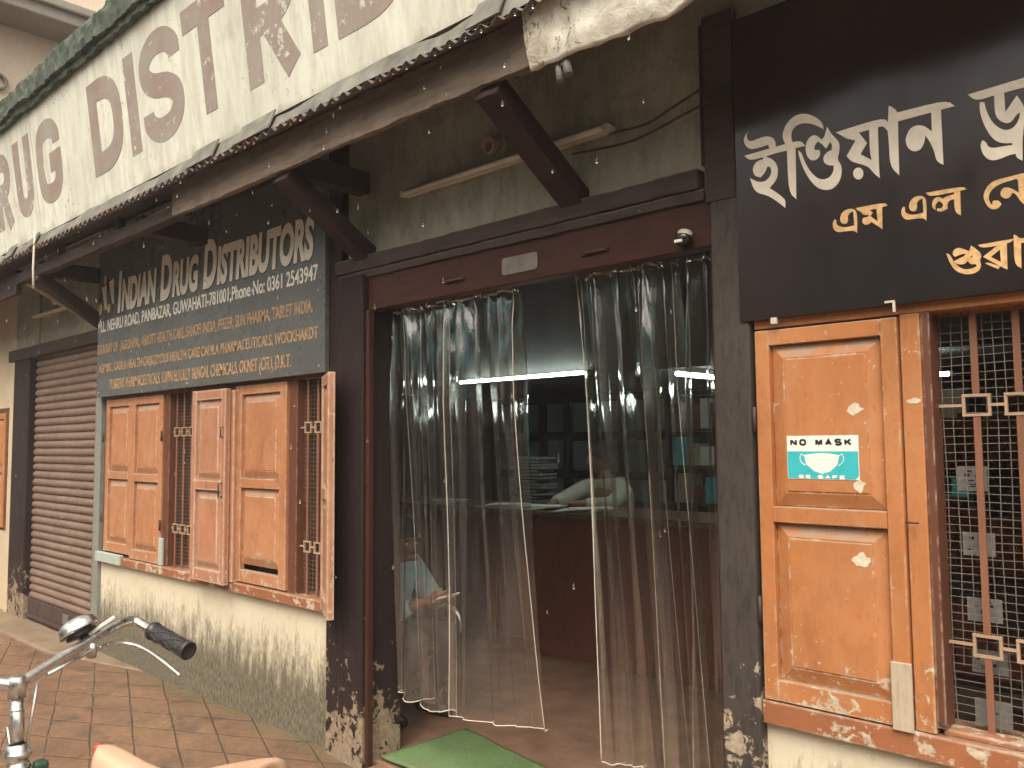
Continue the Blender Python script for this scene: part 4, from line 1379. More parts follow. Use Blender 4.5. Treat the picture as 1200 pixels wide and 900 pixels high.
# notice on the right-hand leaf
LP = 2.510 + 0.0045
po = thing('mask_poster', (-1.075, LP, 1.433), 'white and teal face mask notice stuck on the right orange leaf', 'notice')
MB().box(-1.186, -0.964, LP - 0.0015, LP - 0.0002, 1.4325, 1.5655).build('sheet', M['poster_white'], po)
tl_ = MB()
tl_.outline([(-1.1845, 1.434), (-0.9755, 1.434), (-0.9655, 1.444), (-0.9655, 1.5175), (-1.1845, 1.5175)], fac(LP - 0.0015), 0.0006)
tl_.build('teal_panel', M['teal'], po, recalc=False)
GL = {'N': [[(0, 0), (0, 1)], [(1, 0), (1, 1)], [(0.05, 0.93), (0.95, 0.07)]], 'O': [[(.5, 0), (.15, .08), (0, .3), (0, .7), (.15, .92), (.5, 1)], [(.5, 1), (.85, .92), (1, .7), (1, .3), (.85, .08), (.5, 0)]],
      'M': [[(0, 0), (0, 1)], [(1, 0), (1, 1)], [(0.06, 0.95), (.5, .15), (0.94, 0.95)]], 'A': [[(0, 0), (.5, .95), (1, 0)], [(.22, .32), (.78, .32)]],
      'S': [[(1, .8), (.75, 1), (.25, 1), (0, .84), (0, .64), (.25, .52), (.75, .48), (1, .34), (1, .16), (.75, 0), (.25, 0), (0, .2)]],
      'K': [[(0, 0), (0, 1)], [(.95, 1), (.12, .42)], [(.35, .60), (1, 0)]], 'B': [[(0, 0), (0, 1)], [(0, 1), (.8, 1), (.9, .75), (.8, .53), (0, .53)], [(.8, .53), (1, .27), (.8, 0), (0, 0)]],
      'E': [[(1, 1), (0, 1), (0, 0), (1, 0)], [(0, .5), (.85, .5)]], 'F': [[(1, 1), (0, 1), (0, 0)], [(0, .5), (.85, .5)]]}


def block_text(s, x0, x1, z0, z1, w_, fn, t0, mat, gap=0.35):
    n_ = sum(0.6 if c_ == ' ' else 1 for c_ in s)
    cw = (x1 - x0) / (n_ + gap * (len(s) - 1))
    x_ = x0
    for c_ in s:
        if c_ == ' ':
            x_ += cw * (0.6 + gap)
            continue
        g_ = MB()
        for k_, st_ in enumerate(GL[c_]):
            g_.outline(stroke([(x_ + w_ / 2 + (cw - w_) * a_, z0 + w_ / 2 + (z1 - z0 - w_) * b_) for a_, b_ in st_], w_), fn, t0 + 0.00008 * k_)
        g_.build('letter', mat, po, recalc=False)
        x_ += cw * (1 + gap)


block_text("NO MASK", -1.175, -0.983, 1.5345, 1.5560, 0.0062, fac(LP - 0.0015), 0.0006, M['poster_black'])
mk = MB()
mk.outline([(-1.131, 1.506), (-1.098, 1.511), (-1.075, 1.5125), (-1.052, 1.511), (-1.022, 1.506), (-1.028, 1.478), (-1.050, 1.457), (-1.075, 1.449), (-1.100, 1.457), (-1.125, 1.478)], fac(LP - 0.0021), 0.0005)
for sgn in (-1, 1):
    c = -1.0765 + sgn * 0.0545
    mk.outline(stroke([(c, 1.504), (c + sgn * 0.009, 1.510), (c + sgn * 0.014, 1.498), (c + sgn * 0.010, 1.484), (c - sgn * 0.003, 1.474)], 0.002), fac(LP - 0.0021), 0.0004)
mk.build('mask_print', M['poster_white'], po, recalc=False)
block_text("BE SAFE", -1.150, -1.006, 1.4345, 1.4455, 0.0036, fac(LP - 0.0021), 0.0005, M['poster_white'])
for i, (x, z, w_, h_, lab) in enumerate(((-0.972, 1.642, 0.026, 0.020, 'torn paper scrap above the face mask notice'),
                                       (-0.966, 1.415, 0.022, 0.022, 'torn paper scrap at the lower right corner of the face mask notice'),
                                       (-0.966, 1.197, 0.030, 0.026, 'torn paper scrap near the top of the lower door panel'),
                                       (-0.806, 1.660, 0.020, 0.012, 'torn paper scrap on the frame post beside the grille'))):
    b = MB()
    yy = LP if i < 3 else 2.5215
    b.outline([(x + w_ * (0.5 + 0.6 * random.random()) * math.cos(q * 2 * math.pi / 14), z + h_ * (0.5 + 0.6 * random.random()) * math.sin(q * 2 * math.pi / 14)) for q in range(14)], fac(yy - 0.0002), 0.0008)
    tag(b.build('paper_scrap', M['scrap'], recalc=False), lab, 'paper scrap', 'torn paper scraps on the orange wood')

# printed slips hung behind the right grille
for i, (x0, x1, z0, z1, lab) in enumerate(((-0.728, -0.652, 1.405, 1.475, 'topmost of the printed slips behind the right grille'),
                                           (-0.722, -0.640, 1.225, 1.290, 'second printed slip from the top behind the right grille'),
                                           (-0.718, -0.630, 1.045, 1.110, 'third printed slip from the top behind the right grille'),
                                           (-0.712, -0.622, 0.905, 0.965, 'fourth printed slip from the top behind the right grille'),
                                           (-0.710, -0.620, 0.765, 0.835, 'lowest of the printed slips behind the right grille'))):
    t = thing('printed_slip', ((x0 + x1) / 2, 2.62, z0), lab, 'paper slip', 'printed slips behind the right grille')
    MB().box(x0, x1, 2.618, 2.6195, z0, z1).build('sheet', M['paper_grey'], t)
    b = MB()
    for q in range(5):
        a = x0 + 0.008 + random.random() * 0.045
        zz = z0 + 0.010 + random.random() * 0.045
        b.box(a, a + random.uniform(0.006, 0.018), 2.6172, 2.6178, zz, zz + random.uniform(0.003, 0.010))
    b.build('print_marks', M['poster_black'], t)

# ------------------------------------------------------------------ clear vinyl strips in the doorway
rl = MB()
rl.tube([(-3.345, 2.655, 2.232), (-1.436, 2.655, 2.232)], 0.006, 8)
tag(rl.build('curtain_rail', M['shutter_dark']), 'thin dark rail holding the clear strips under the door header', 'rail')


def vinyl(seed, x0t, x1t, x0b, x1b, zb, y0, lab, folds, amp, lift=0.0, swing=0.0, bright=()):
    rnd = random.Random(seed)
    t = thing('vinyl_strip', ((x0t + x1t) / 2, 2.655, zb), lab, 'door curtain', 'clear vinyl strips in the doorway')
    zt = 2.222
    ks = [0.0]
    for k in range(2 * folds):
        ks.append(ks[-1] + (rnd.uniform(0.22, 0.42) if k % 2 else rnd.uniform(0.8, 1.9)))
    folds = 2 * folds
    ks = [k / ks[-1] for k in ks]
    flip = -1 if seed in (4, 1, 6) else 1
    am = [flip * (1 if k % 2 else -1) * rnd.uniform(0.45, 1.0) for k in range(folds + 1)]
    dr = [0.0]
    for k in range(1, folds):
        dr.append(dr[-1] if k % 2 == 0 else rnd.uniform(-0.45, 0.45) / folds)
    dr.append(0.0)
    die = [rnd.uniform(0.38, 1.1) for _ in range(folds + 1)]

    def shape(u, v):
        # v 0 at the top, 1 at the hem
        kk = [a + b * v for a, b in zip(ks, dr)]
        j = 0
        while j < folds - 1 and u > kk[j + 1]:
            j += 1
        s = (u - kk[j]) / max(1e-4, kk[j + 1] - kk[j])
        s = min(1, max(0, s))
        e = s * s * (3 - 2 * s)
        e = 0.55 * e + 0.45 * s
        a0 = am[j] * math.exp(-((v / die[j]) ** 2) * 0.9)
        a1 = am[j + 1] * math.exp(-((v / die[j + 1]) ** 2) * 0.9)
        return a0 + (a1 - a0) * e

    def P(u, v):
        xa, xb = x0t + (x1t - x0t) * u, x0b + (x1b - x0b) * u
        vv = v ** 0.85
        x = xa + (xb - xa) * vv
        hem = zb + lift * (u - 0.5) + 0.012 * math.sin(u * 7 + seed)
        z_ = zt + (hem - zt) * v
        k = shape(u, v) * amp * (0.75 + 0.6 * min(1, v * 4)) * 1.0
        broad = 0.035 * v * math.sin(u * 2 * math.pi * 1.1 + seed * 1.7) + swing * v * v * (u - 0.3)
        wr = math.exp(-v * 9) * 0.013 * noise.noise(Vector((u * 16, v * 15, seed)))
        wr += 0.0040 * noise.noise(Vector((u * 13, v * 3.5, seed + 5))) + 0.006 * noise.noise(Vector((u * 4, v * 2.2, seed + 9)))
        # soft scallop where it sags between two hooks
        z_ -= math.exp(-v * 30) * 0.012 * abs(math.sin(u * math.pi * 2.5))
        return Vector((x + 0.35 * k * math.sin(seed + u * 9), y0 + k + broad + wr, z_))
    mb_ = MB()
    mb_.grid(lambda a, b: P(a, b), 18 * folds, 130)
    o_ = mb_.build('vinyl_sheet', M['pvc'], t, recalc=False)
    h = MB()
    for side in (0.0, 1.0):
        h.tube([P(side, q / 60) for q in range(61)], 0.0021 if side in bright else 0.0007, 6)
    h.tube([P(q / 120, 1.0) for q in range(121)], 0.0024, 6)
    h.build('edge_glint', M['hem'], t)  # whitish tubes stand in for light piped along the sheet's edges
    top = MB()
    top.grid(lambda a, b: P(a, 0) + Vector((0, -0.004 + 0.008 * b, 0.006 - 0.012 * math.sin(b * 3.14))), 60, 3)
    top.build('top_fold', M['pvc'], t, recalc=False)
    nh = 3
    for k in range(nh):
        u = 0.06 + 0.88 * k / (nh - 1)
        q = P(u, 0)
        hk = MB()
        hk.tube([(q.x, q.y - 0.002, q.z - 0.010), (q.x, q.y - 0.012, q.z + 0.002), (q.x, q.y - 0.006, q.z + 0.014), (q.x, 2.655, 2.240)], 0.0022, 6)
        hk.build('hook', M['steel'], t)
    return t


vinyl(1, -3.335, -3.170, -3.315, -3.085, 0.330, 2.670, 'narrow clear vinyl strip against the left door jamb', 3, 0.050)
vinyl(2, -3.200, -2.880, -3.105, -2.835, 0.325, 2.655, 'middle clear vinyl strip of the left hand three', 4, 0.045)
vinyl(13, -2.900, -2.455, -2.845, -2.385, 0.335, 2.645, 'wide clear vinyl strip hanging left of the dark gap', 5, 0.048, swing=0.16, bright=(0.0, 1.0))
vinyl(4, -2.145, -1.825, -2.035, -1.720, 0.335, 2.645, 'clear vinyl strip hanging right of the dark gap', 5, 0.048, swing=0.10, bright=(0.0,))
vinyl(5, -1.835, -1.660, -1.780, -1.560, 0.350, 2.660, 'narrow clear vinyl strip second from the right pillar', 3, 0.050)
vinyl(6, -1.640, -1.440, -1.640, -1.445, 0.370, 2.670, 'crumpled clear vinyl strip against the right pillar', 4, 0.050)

# ------------------------------------------------------------------ inside the shop
mt = MB()
mt.hexa([(-3.30, 2.56, 0.0305), (-2.42, 2.57, 0.0305), (-2.42, 3.08, 0.0305), (-3.32, 3.12, 0.0305)], [(-3.30, 2.56, 0.038), (-2.42, 2.57, 0.038), (-2.42, 3.08, 0.038), (-3.32, 3.12, 0.038)])
mt.bm.free()
mt = MB()


def mat_pt(s, t):
    # a mat lying askew on the threshold
    ax, ay = Vector((-3.305, 3.13, 0)), Vector((-3.33, 2.585, 0))
    bx, by = Vector((-2.20, 2.93, 0)), Vector((-2.20, 2.585, 0))
    a = ax.lerp(bx, s)
    b = ay.lerp(by, s)
    p_ = a.lerp(b, t)
    p_.z = 0.043 + 0.004 * noise.noise(p_ * 6)
    p_.y += 0.012 * noise.noise(Vector((s * 5, t * 3, 2)))
    return p_


mt.grid(mat_pt, 50, 24)
o = mt.build('door_mat', M['matgreen'], recalc=False, base=(-2.8, 2.85, 0.031))
sd = o.modifiers.new("thick", 'SOLIDIFY')
sd.thickness = 0.011
sd.offset = -1
tag(o, 'worn green mat lying askew in the doorway', 'mat')

ct = thing('shop_counter', (-4.0, 4.9, 0.03), 'long red brown counter across the inside of the shop', 'counter')
MB().box(-6.3, -2.2, 4.66, 5.20, 0.03, 1.015).box(-6.3, -2.2, 4.65, 4.659, 0.0305, 0.12).build('front', M['counter'], ct, bevel=0.004)
MB().box(-6.35, -2.15, 4.60, 5.26, 1.017, 1.055).build('top', M['countertop'], ct, bevel=0.006)
for i, (x, y, rz, lab) in enumerate(((-4.62, 4.72, 0.2, 'loose white papers on the counter left of the gap'), (-4.30, 4.74, -0.3, 'loose white papers on the counter seen in the gap'), (-5.35, 4.74, 0.1, 'loose white papers at the far left of the counter'), (-3.85, 4.75, 0.4, 'loose white papers by the counter man'))):
    b = MB()
    for k in range(5):
        cs, sn = math.cos(rz + 0.15 * k), math.sin(rz + 0.15 * k)
        q = [(x + 0.03 * k + (a * cs - c * sn), y + 0.01 * k + (a * sn + c * cs)) for a, c in ((-0.15, -0.10), (0.15, -0.10), (0.15, 0.10), (-0.15, 0.10))]
        z_ = 1.0565 + 0.006 * k
        b.hexa([(u, v, z_) for u, v in q], [(u, v, z_ + 0.005) for u, v in q])
    tag(b.build('paper_bundle', M['paper']), lab, 'papers', 'papers lying on the counter')
ps = MB()
for k in range(15):
    ps.box(-4.72 + random.uniform(-0.05, 0.03), -4.42 + random.uniform(-0.05, 0.03), 5.0, 5.2 + random.uniform(-0.02, 0.01), 1.057 + k * 0.026, 1.057 + k * 0.026 + random.uniform(0.012, 0.022))
tag(ps.build('ledger_stack', M['paper_grey']), 'tall stack of ledgers on the counter behind the man', 'paper stack')

cb = thing('glass_cabinet', (-5.6, 6.6, 0.03), 'dark cabinet with pale square panes on the back wall', 'cabinet')
b = MB()
b.box(-7.0 + 0.35, -4.2, 6.75, 7.18, 0.03, 2.02)
for k in range(8):
    x = -6.62 + 0.345 * k
    b.box(x, x + 0.085, 6.69, 6.748, 0.9, 2.02)
for z in (0.9, 1.19, 1.58, 1.965):
    b.box(-6.62, -4.2, 6.695, 6.747, z, z + 0.075)
b.build('carcass', M['cabinet'], cb, bevel=0.004)
for k in range(7):
    for z in (0.98, 1.27, 1.66):
        x = -6.53 + 0.345 * k
        MB().box(x, x + 0.25, 6.735, 6.7485, z, z + 0.30).build('pane', M['cabinet_back'], cb)

tube_light(-4.98, -3.66, 4.655, 2.045, 'lit tube light along the loft edge above the counter', M['lit'], 'lit tube lights in the shop')
t2 = thing('tube_light', (-3.0, 4.85, 2.0), 'lit tube light running back into the shop behind the right strips', 'tube light', 'lit tube lights in the shop')
MB().box(-3.02, -2.98, 4.75, 5.95, 2.015, 2.048).build('batten', M['plastic_white'], t2)
b = MB()
b.tube([(-3.0, 4.77, 1.998), (-3.0, 5.93, 1.998)], 0.0135, 12)
b.build('tube', M['lit'], t2)
tube_light(-2.60, -1.40, 5.05, 1.915, 'lit tube light seen through the grille of the right window', M['lit'], 'lit tube lights in the shop')
sh = thing('medicine_rack', (-0.6, 4.2, 0.03), 'dark rack of cartons behind the right grille', 'rack')
b = MB()
for z in (0.05, 0.5, 0.95, 1.4, 1.8):
    b.box(-1.3, 0.6, 4.0, 4.35, z, z + 0.025)
b.box(-1.33, -1.3, 4.0, 4.35, 0.03, 1.85).box(0.6, 0.63, 4.0, 4.35, 0.03, 1.85)
b.build('shelving', M['cabinet'], sh)
k = 0
for z in (0.076, 0.526, 0.976, 1.426):
    x = -1.28
    cm = MB()
    while x < 0.5:
        w_ = random.uniform(0.08, 0.2)
        cm.box(x, x + w_ - 0.008, 4.03 + random.uniform(0, 0.04), 4.3, z, z + random.uniform(0.15, 0.34))
        x += w_
    o = tag(cm.build('carton_row', M['counter'], sh), kind='stuff')


bs = thing('wall_shelf', (-2.9, 6.6, 0.03), 'dark wall shelf of small cartons deep inside the shop', 'shelf')
b = MB()
for z in (0.05, 0.55, 1.0, 1.32, 1.64, 1.96):
    b.box(-4.1, -1.7, 6.35, 6.68, z, z + 0.025)
for x in (-4.13, -2.9, -1.7):
    b.box(x, x + 0.03, 6.352, 6.678, 0.03, 2.0)
b.build('shelving', M['cabinet'], bs)
CART = [M['counter'], M['paper'], M['trouser'], M['teal'], M['bare_wood'], M['redtrim']]
for z in (1.026, 1.346, 1.666):
    x = -4.08
    while x < -1.8:
        w_ = random.uniform(0.09, 0.2)
        if not (-2.95 < x + w_ and x < -2.85):
            MB().box(x, x + w_ - 0.01, 6.38 + random.uniform(0, 0.05), 6.62, z, z + random.uniform(0.10, 0.27)).build('carton', random.choice(CART), bs)
        x += w_


# ------------------------------------------------------------------ people
def skin_mesh(name, verts, edges, rad, mat, parent, root=0, sub=2):
    base = ORIG[parent.name]
    me = bpy.data.meshes.new(name)
    me.from_pydata([Vector(v) - base for v in verts], edges, [])
    me.materials.append(mat)
    o_ = bpy.data.objects.new(name, me)
    COL.objects.link(o_)
    o_.parent = parent
    ORIG[o_.name] = base
    sk = o_.modifiers.new("skin", 'SKIN')
    sk.use_smooth_shade = True
    if not me.skin_vertices:
        me.skin_vertices.new()
    lay = me.skin_vertices[0].data
    for i, r_ in enumerate(rad):
        rr = r_ if isinstance(r_, tuple) else (r_, r_)
        lay[i].radius = rr
        lay[i].use_root = (i == root)
    ss = o_.modifiers.new("sub", 'SUBSURF')
    ss.levels = ss.render_levels = sub
    return o_


def head_mb(c, fwd, size=0.105):
    """egg-shaped head with brow, nose, chin and ears, facing fwd"""
    mb_ = MB()
    fw = Vector(fwd).normalized()
    side = fw.cross(Vector((0, 0, 1))).normalized()
    up = side.cross(fw).normalized()
    c = Vector(c)

    def P(s, t):
        a, b = s * 2 * math.pi, (t - 0.5) * math.pi
        x, y, z_ = math.cos(b) * math.cos(a), math.cos(b) * math.sin(a), math.sin(b)
        fx = 0.95 * x
        sy = 0.74 * y * (1 - 0.18 * max(0, -z_))
        uz = 1.18 * z_
        if x > 0:
            n_ = math.exp(-((y / 0.16) ** 2)) * math.exp(-(((z_ + 0.12) / 0.20) ** 2))
            fx += 0.24 * n_
            fx -= 0.07 * math.exp(-(((abs(y) - 0.33) / 0.14) ** 2)) * math.exp(-(((z_ - 0.06) / 0.10) ** 2))
            fx += 0.05 * math.exp(-((y / 0.28) ** 2)) * math.exp(-(((z_ + 0.50) / 0.09) ** 2))
            fx += 0.10 * math.exp(-((y / 0.35) ** 2)) * math.exp(-(((z_ + 0.82) / 0.16) ** 2))
        sy += math.copysign(0.13, y) * math.exp(-(((x + 0.05) / 0.14) ** 2)) * math.exp(-(((z_ + 0.02) / 0.20) ** 2)) if abs(y) > 0.5 else 0
        return c + (fw * fx + side * sy + up * uz) * size
    mb_.grid(P, 40, 26)
    return mb_, fw, side, up


def hair_mb(c, fwd, size=0.111):
    mb_ = MB()
    fw = Vector(fwd).normalized()
    side = fw.cross(Vector((0, 0, 1))).normalized()
    up = side.cross(fw).normalized()
    c = Vector(c)

    def P(s, t):
        a = s * 2 * math.pi
        low = -0.35 + 0.75 * max(0, math.cos(a)) ** 0.7 if math.cos(a) > 0 else -0.35
        b = low + (math.pi / 2 - low) * t
        x, y, z_ = math.cos(b) * math.cos(a), math.cos(b) * math.sin(a), math.sin(b)
        q = 1 + 0.04 * noise.noise(Vector((x * 4, y * 4, z_ * 4)))
        return c + (fw * 0.97 * x + side * 0.79 * y + up * 1.22 * z_) * size * q
    mb_.grid(P, 40, 14)
    return mb_


def face_parts(c, fw, side, up, size, parent):
    c = Vector(c)
    for s in (-1, 1):
        e = MB()
        e.lathe([(0, 0.010)] + [(0.009 * math.sin(R(20 * k)), 0.010 * math.cos(R(20 * k))) for k in range(1, 5)], c + (fw * 0.83 + side * 0.31 * s + up * 0.06) * size, fw, 10)
        e.build('eye', M['poster_white'], parent)
        e = MB()
        e.bar(c + (fw * 0.90 + side * 0.18 * s + up * 0.27) * size, c + (fw * 0.80 + side * 0.46 * s + up * 0.25) * size, 0.010, 0.007)
        e.build('eyebrow', M['hair'], parent)
    e = MB()
    e.bar(c + (fw * 0.93 - side * 0.2 + up * -0.58) * size, c + (fw * 0.93 + side * 0.2 + up * -0.58) * size, 0.010, 0.009)
    e.build('mouth', M['counter'], parent)


def hand(verts, edges, rad, wrist, d_, palm_n, curl=0.5, s=1.0):
    """palm and five fingers grown from the wrist vertex; d_ points along the hand"""
    W = Vector(verts[wrist])
    d_ = Vector(d_).normalized()
    n_ = Vector(palm_n).normalized()
    sd_ = d_.cross(n_).normalized()
    pi_ = len(verts)
    verts.append(tuple(W + d_ * 0.05 * s))
    edges.append((wrist, pi_))
    rad.append((0.024 * s, 0.016 * s))
    for k in range(4):
        off = (k - 1.5) * 0.019 * s
        ln_ = (0.068, 0.078, 0.074, 0.058)[k] * s
        base_ = W + d_ * 0.082 * s + sd_ * off
        kn = base_ + (d_ * (1 - 0.3 * curl) + n_ * 0.6 * curl) * ln_ * 0.5
        tp = kn + (d_ * (0.8 - curl) + n_ * 0.9 * curl).normalized() * ln_ * 0.5
        i0 = len(verts)
        verts.extend([tuple(base_), tuple(kn), tuple(tp)])
        edges.extend([(pi_, i0), (i0, i0 + 1), (i0 + 1, i0 + 2)])
        rad.extend([0.0095 * s, 0.0085 * s, 0.007 * s])
    i0 = len(verts)
    a = W + d_ * 0.032 * s - sd_ * 0.030 * s + n_ * 0.008
    b_ = a + (d_ * 0.7 - sd_ * 0.5 + n_ * 0.35).normalized() * 0.045 * s
    verts.extend([tuple(a), tuple(b_)])
    edges.extend([(pi_, i0), (i0, i0 + 1)])
    rad.extend([0.011 * s, 0.0085 * s])


# seated man reading a phone, behind the left strips, facing along the counter
def person(name, label, J, headc, fwd, shirt, legs=True, bald=False, hands=((0, 0, 1), (0, 0, 1))):
    t = thing(name, J['pelvis'], label, 'person')
    names = list(J.keys())
    idx = {k: i for i, k in enumerate(names)}
    V = [J[k] for k in names]
    rmap = dict(pelvis=(0.125, 0.11), waist=(0.115, 0.095), chest=(0.13, 0.105), neck=0.055, skull=0.06, shl=0.062, shr=0.062, ell=0.043, elr=0.043, wrl=0.029, wrr=0.029,
                hipl=0.085, hipr=0.085, knl=0.062, knr=0.062, anl=0.042, anr=0.042, tol=0.034, tor=0.034)
    rad = [rmap[k] for k in names]
    E_ = [('pelvis', 'waist'), ('waist', 'chest'), ('chest', 'neck'), ('neck', 'skull'), ('chest', 'shl'), ('chest', 'shr'), ('shl', 'ell'), ('shr', 'elr'), ('ell', 'wrl'), ('elr', 'wrr')]
    if legs:
        E_ += [('pelvis', 'hipl'), ('pelvis', 'hipr'), ('hipl', 'knl'), ('hipr', 'knr'), ('knl', 'anl'), ('knr', 'anr'), ('anl', 'tol'), ('anr', 'tor')]
    edges = [(idx[a], idx[b]) for a, b in E_]
    for sname, el, pn in (('wrl', 'ell', hands[0]), ('wrr', 'elr', hands[1])):
        hand(V, edges, rad, idx[sname], Vector(J[sname]) - Vector(J[el]), pn)
    skin_mesh('body', V, edges, rad, M['skin'], t, idx['pelvis'])
    hm, fw, side, up = head_mb(headc, fwd)
    hm.build('head', M['skin'], t)
    if not bald:
        hair_mb(headc, fwd).build('hair', M['hair'], t)
    face_parts(headc, fw, side, up, 0.105, t)
    # clothes follow the body a little outside it
    def lerp(a, b, s):
        return tuple(Vector(J[a]).lerp(Vector(J[b]), s))
    cv = [J['pelvis'], J['waist'], J['chest'], lerp('chest', 'neck', 0.62), J['shl'], J['shr'], lerp('shl', 'ell', 0.55), lerp('shr', 'elr', 0.55), J['ell'], J['elr'], lerp('ell', 'wrl', 0.8), lerp('elr', 'wrr', 0.8)]
    ce = [(0, 1), (1, 2), (2, 3), (2, 4), (2, 5), (4, 6), (5, 7), (6, 8), (7, 9), (8, 10), (9, 11)]
    cr = [(0.140, 0.122), (0.132, 0.112), (0.145, 0.118), 0.066, 0.078, 0.078, 0.070, 0.068, 0.064, 0.064, 0.046, 0.046]
    skin_mesh('shirt', cv, ce, cr, shirt, t, 0)
    if legs:
        cv = [J['pelvis'], J['hipl'], J['hipr'], J['knl'], J['knr'], J['anl'], J['anr']]
        skin_mesh('trousers', cv, [(0, 1), (0, 2), (1, 3), (2, 4), (3, 5), (4, 6)], [(0.145, 0.125), 0.1, 0.1, 0.075, 0.075, 0.058, 0.058], M['trouser'], t, 0)
        for s in ('l', 'r'):
            a, b_ = Vector(J['an' + s]), Vector(J['to' + s])
            dd = (b_ - a)
            dd.z = 0
            dd.normalize()
            sh_ = MB()
            q = Vector((a.x, a.y, 0.032))
            sh_.tube([q - dd * 0.07 + Vector((0, 0, 0.035)), q + Vector((0, 0, 0.045)), q + dd * 0.09 + Vector((0, 0, 0.036)), q + dd * 0.18 + Vector((0, 0, 0.026))], [0.030, 0.042, 0.040, 0.022], 12)
            sh_.build('shoe', M['rubber'], t)
    return t


J = dict(pelvis=(-3.86, 3.02, 0.50), waist=(-3.84, 3.02, 0.64), chest=(-3.79, 3.02, 0.80), neck=(-3.755, 3.02, 0.93), skull=(-3.735, 3.02, 0.99),
         shl=(-3.77, 3.16, 0.86), shr=(-3.77, 2.87, 0.85), ell=(-3.66, 3.22, 0.66), elr=(-3.62, 2.84, 0.635), wrl=(-3.44, 3.10, 0.72), wrr=(-3.43, 2.93, 0.715),
         hipl=(-3.80, 3.11, 0.49), hipr=(-3.80, 2.93, 0.49), knl=(-3.42, 3.15, 0.52), knr=(-3.42, 2.92, 0.52), anl=(-3.72, 3.22, 0.11), anr=(-3.78, 2.96, 0.11), tol=(-3.62, 3.23, 0.075), tor=(-3.68, 2.96, 0.075))
person('person', 'seated person in a light blue shirt bent over a phone behind the left strips', J, (-3.70, 3.02, 1.035), (0.9, -0.05, -0.42), M['shirtblue'], hands=((0.3, -0.6, 0.4), (0.3, 0.6, 0.4)))
ph = MB()
ph.bar((-3.345, 2.945, 0.735), (-3.325, 3.085, 0.75), 0.075, 0.009, (-0.5, 0, 1))
tag(ph.build('phone', M['poster_white'], bevel=0.003), 'pale phone held by the seated person', 'phone')

ch = thing('tube_chair', (-3.85, 3.02, 0.03), 'chrome tube chair with a dark seat under the seated person', 'chair')
MB().box(-4.08, -3.60, 2.80, 3.24, 0.375, 0.415).build('seat', M['seatvinyl'], ch, bevel=0.015)
MB().box(-4.13, -4.095, 2.82, 3.22, 0.55, 0.95).build('backrest', M['seatvinyl'], ch, bevel=0.012)
for y in (2.775, 3.265):
    b = MB()
    arc = [(-3.58 + 0.09 * math.cos(R(a)), y, 0.54 + 0.09 * math.sin(R(a))) for a in range(90, -91, -20)]
    b.tube([(-4.11, y, 0.95), (-4.11, y, 0.66), (-4.06, y, 0.63)] + arc + [(-3.60, y, 0.40), (-3.63, y, 0.28), (-3.80, y, 0.16), (-3.96, y, 0.05), (-4.0, y, 0.043)], 0.012, 10)
    b.build('side_frame', M['chrome'], ch)
b = MB()
b.tube([(-4.09, 2.775, 0.395), (-4.09, 3.265, 0.395)], 0.011, 8).tube([(-3.62, 2.775, 0.36), (-3.62, 3.265, 0.36)], 0.011, 8)
b.build('cross_bar', M['chrome'], ch)
for i, (x, y) in enumerate(((-3.62, 2.80), (-3.62, 3.24))):
    b = MB()
    b.tube([(x, y, 0.38), (x - 0.0, y, 0.05)], 0.011, 8).lathe([(0.016, 0), (0.016, 0.02), (0, 0.022)], (x, y, 0.0305))
    b.build('leg', M['chrome'], ch)

J = dict(pelvis=(-4.05, 5.55, 0.72), waist=(-4.06, 5.52, 0.90), chest=(-4.08, 5.46, 1.12), neck=(-4.10, 5.42, 1.29), skull=(-4.11, 5.41, 1.34),
         shl=(-3.90, 5.42, 1.20), shr=(-4.26, 5.42, 1.20), ell=(-3.86, 5.20, 1.08), elr=(-4.36, 5.18, 1.09), wrl=(-4.04, 4.98, 1.09), wrr=(-4.24, 4.95, 1.09))
person('person', 'person in a cream shirt leaning on the counter at the back', J, (-4.13, 5.39, 1.425), (-0.35, -0.9, -0.25), M['shirtcream'], legs=False, hands=((0, -0.3, -1), (0, -0.3, -1)))
st = thing('stool', (-4.05, 5.55, 0.03), 'dark stool under the person behind the counter', 'stool')
MB().lathe([(0, 0.60), (0.17, 0.60), (0.18, 0.575), (0.17, 0.555), (0, 0.555)], (-4.05, 5.55, 0.03)).build('seat', M['seatvinyl'], st)
for k in range(4):
    a = R(45 + 90 * k)
    b = MB()
    b.tube([(-4.05 + 0.13 * math.cos(a), 5.55 + 0.13 * math.sin(a), 0.587), (-4.05 + 0.18 * math.cos(a), 5.55 + 0.18 * math.sin(a), 0.031)], 0.014, 8)
    b.build('leg', M['cabinet'], st)

# ------------------------------------------------------------------ bicycle
BX = Vector((-1.86, 0.555, 0))
bk = thing('bicycle', (-1.55, 0.56, 0), 'old roadster bicycle with chrome handlebar, bell and tan saddle in the foreground', 'bicycle')


def smooth(pts, n=6):
    pts = [Vector(p) for p in pts]
    out = []
    for i in range(len(pts) - 1):
        p0, p1, p2, p3 = pts[max(i - 1, 0)], pts[i], pts[i + 1], pts[min(i + 2, len(pts) - 1)]
        for k in range(n):
            s = k / n
            out.append(0.5 * ((2 * p1) + (-p0 + p2) * s + (2 * p0 - 5 * p1 + 4 * p2 - p3) * s * s + (-p0 + 3 * p1 - 3 * p2 + p3) * s ** 3))
    out.append(pts[-1])
    return out


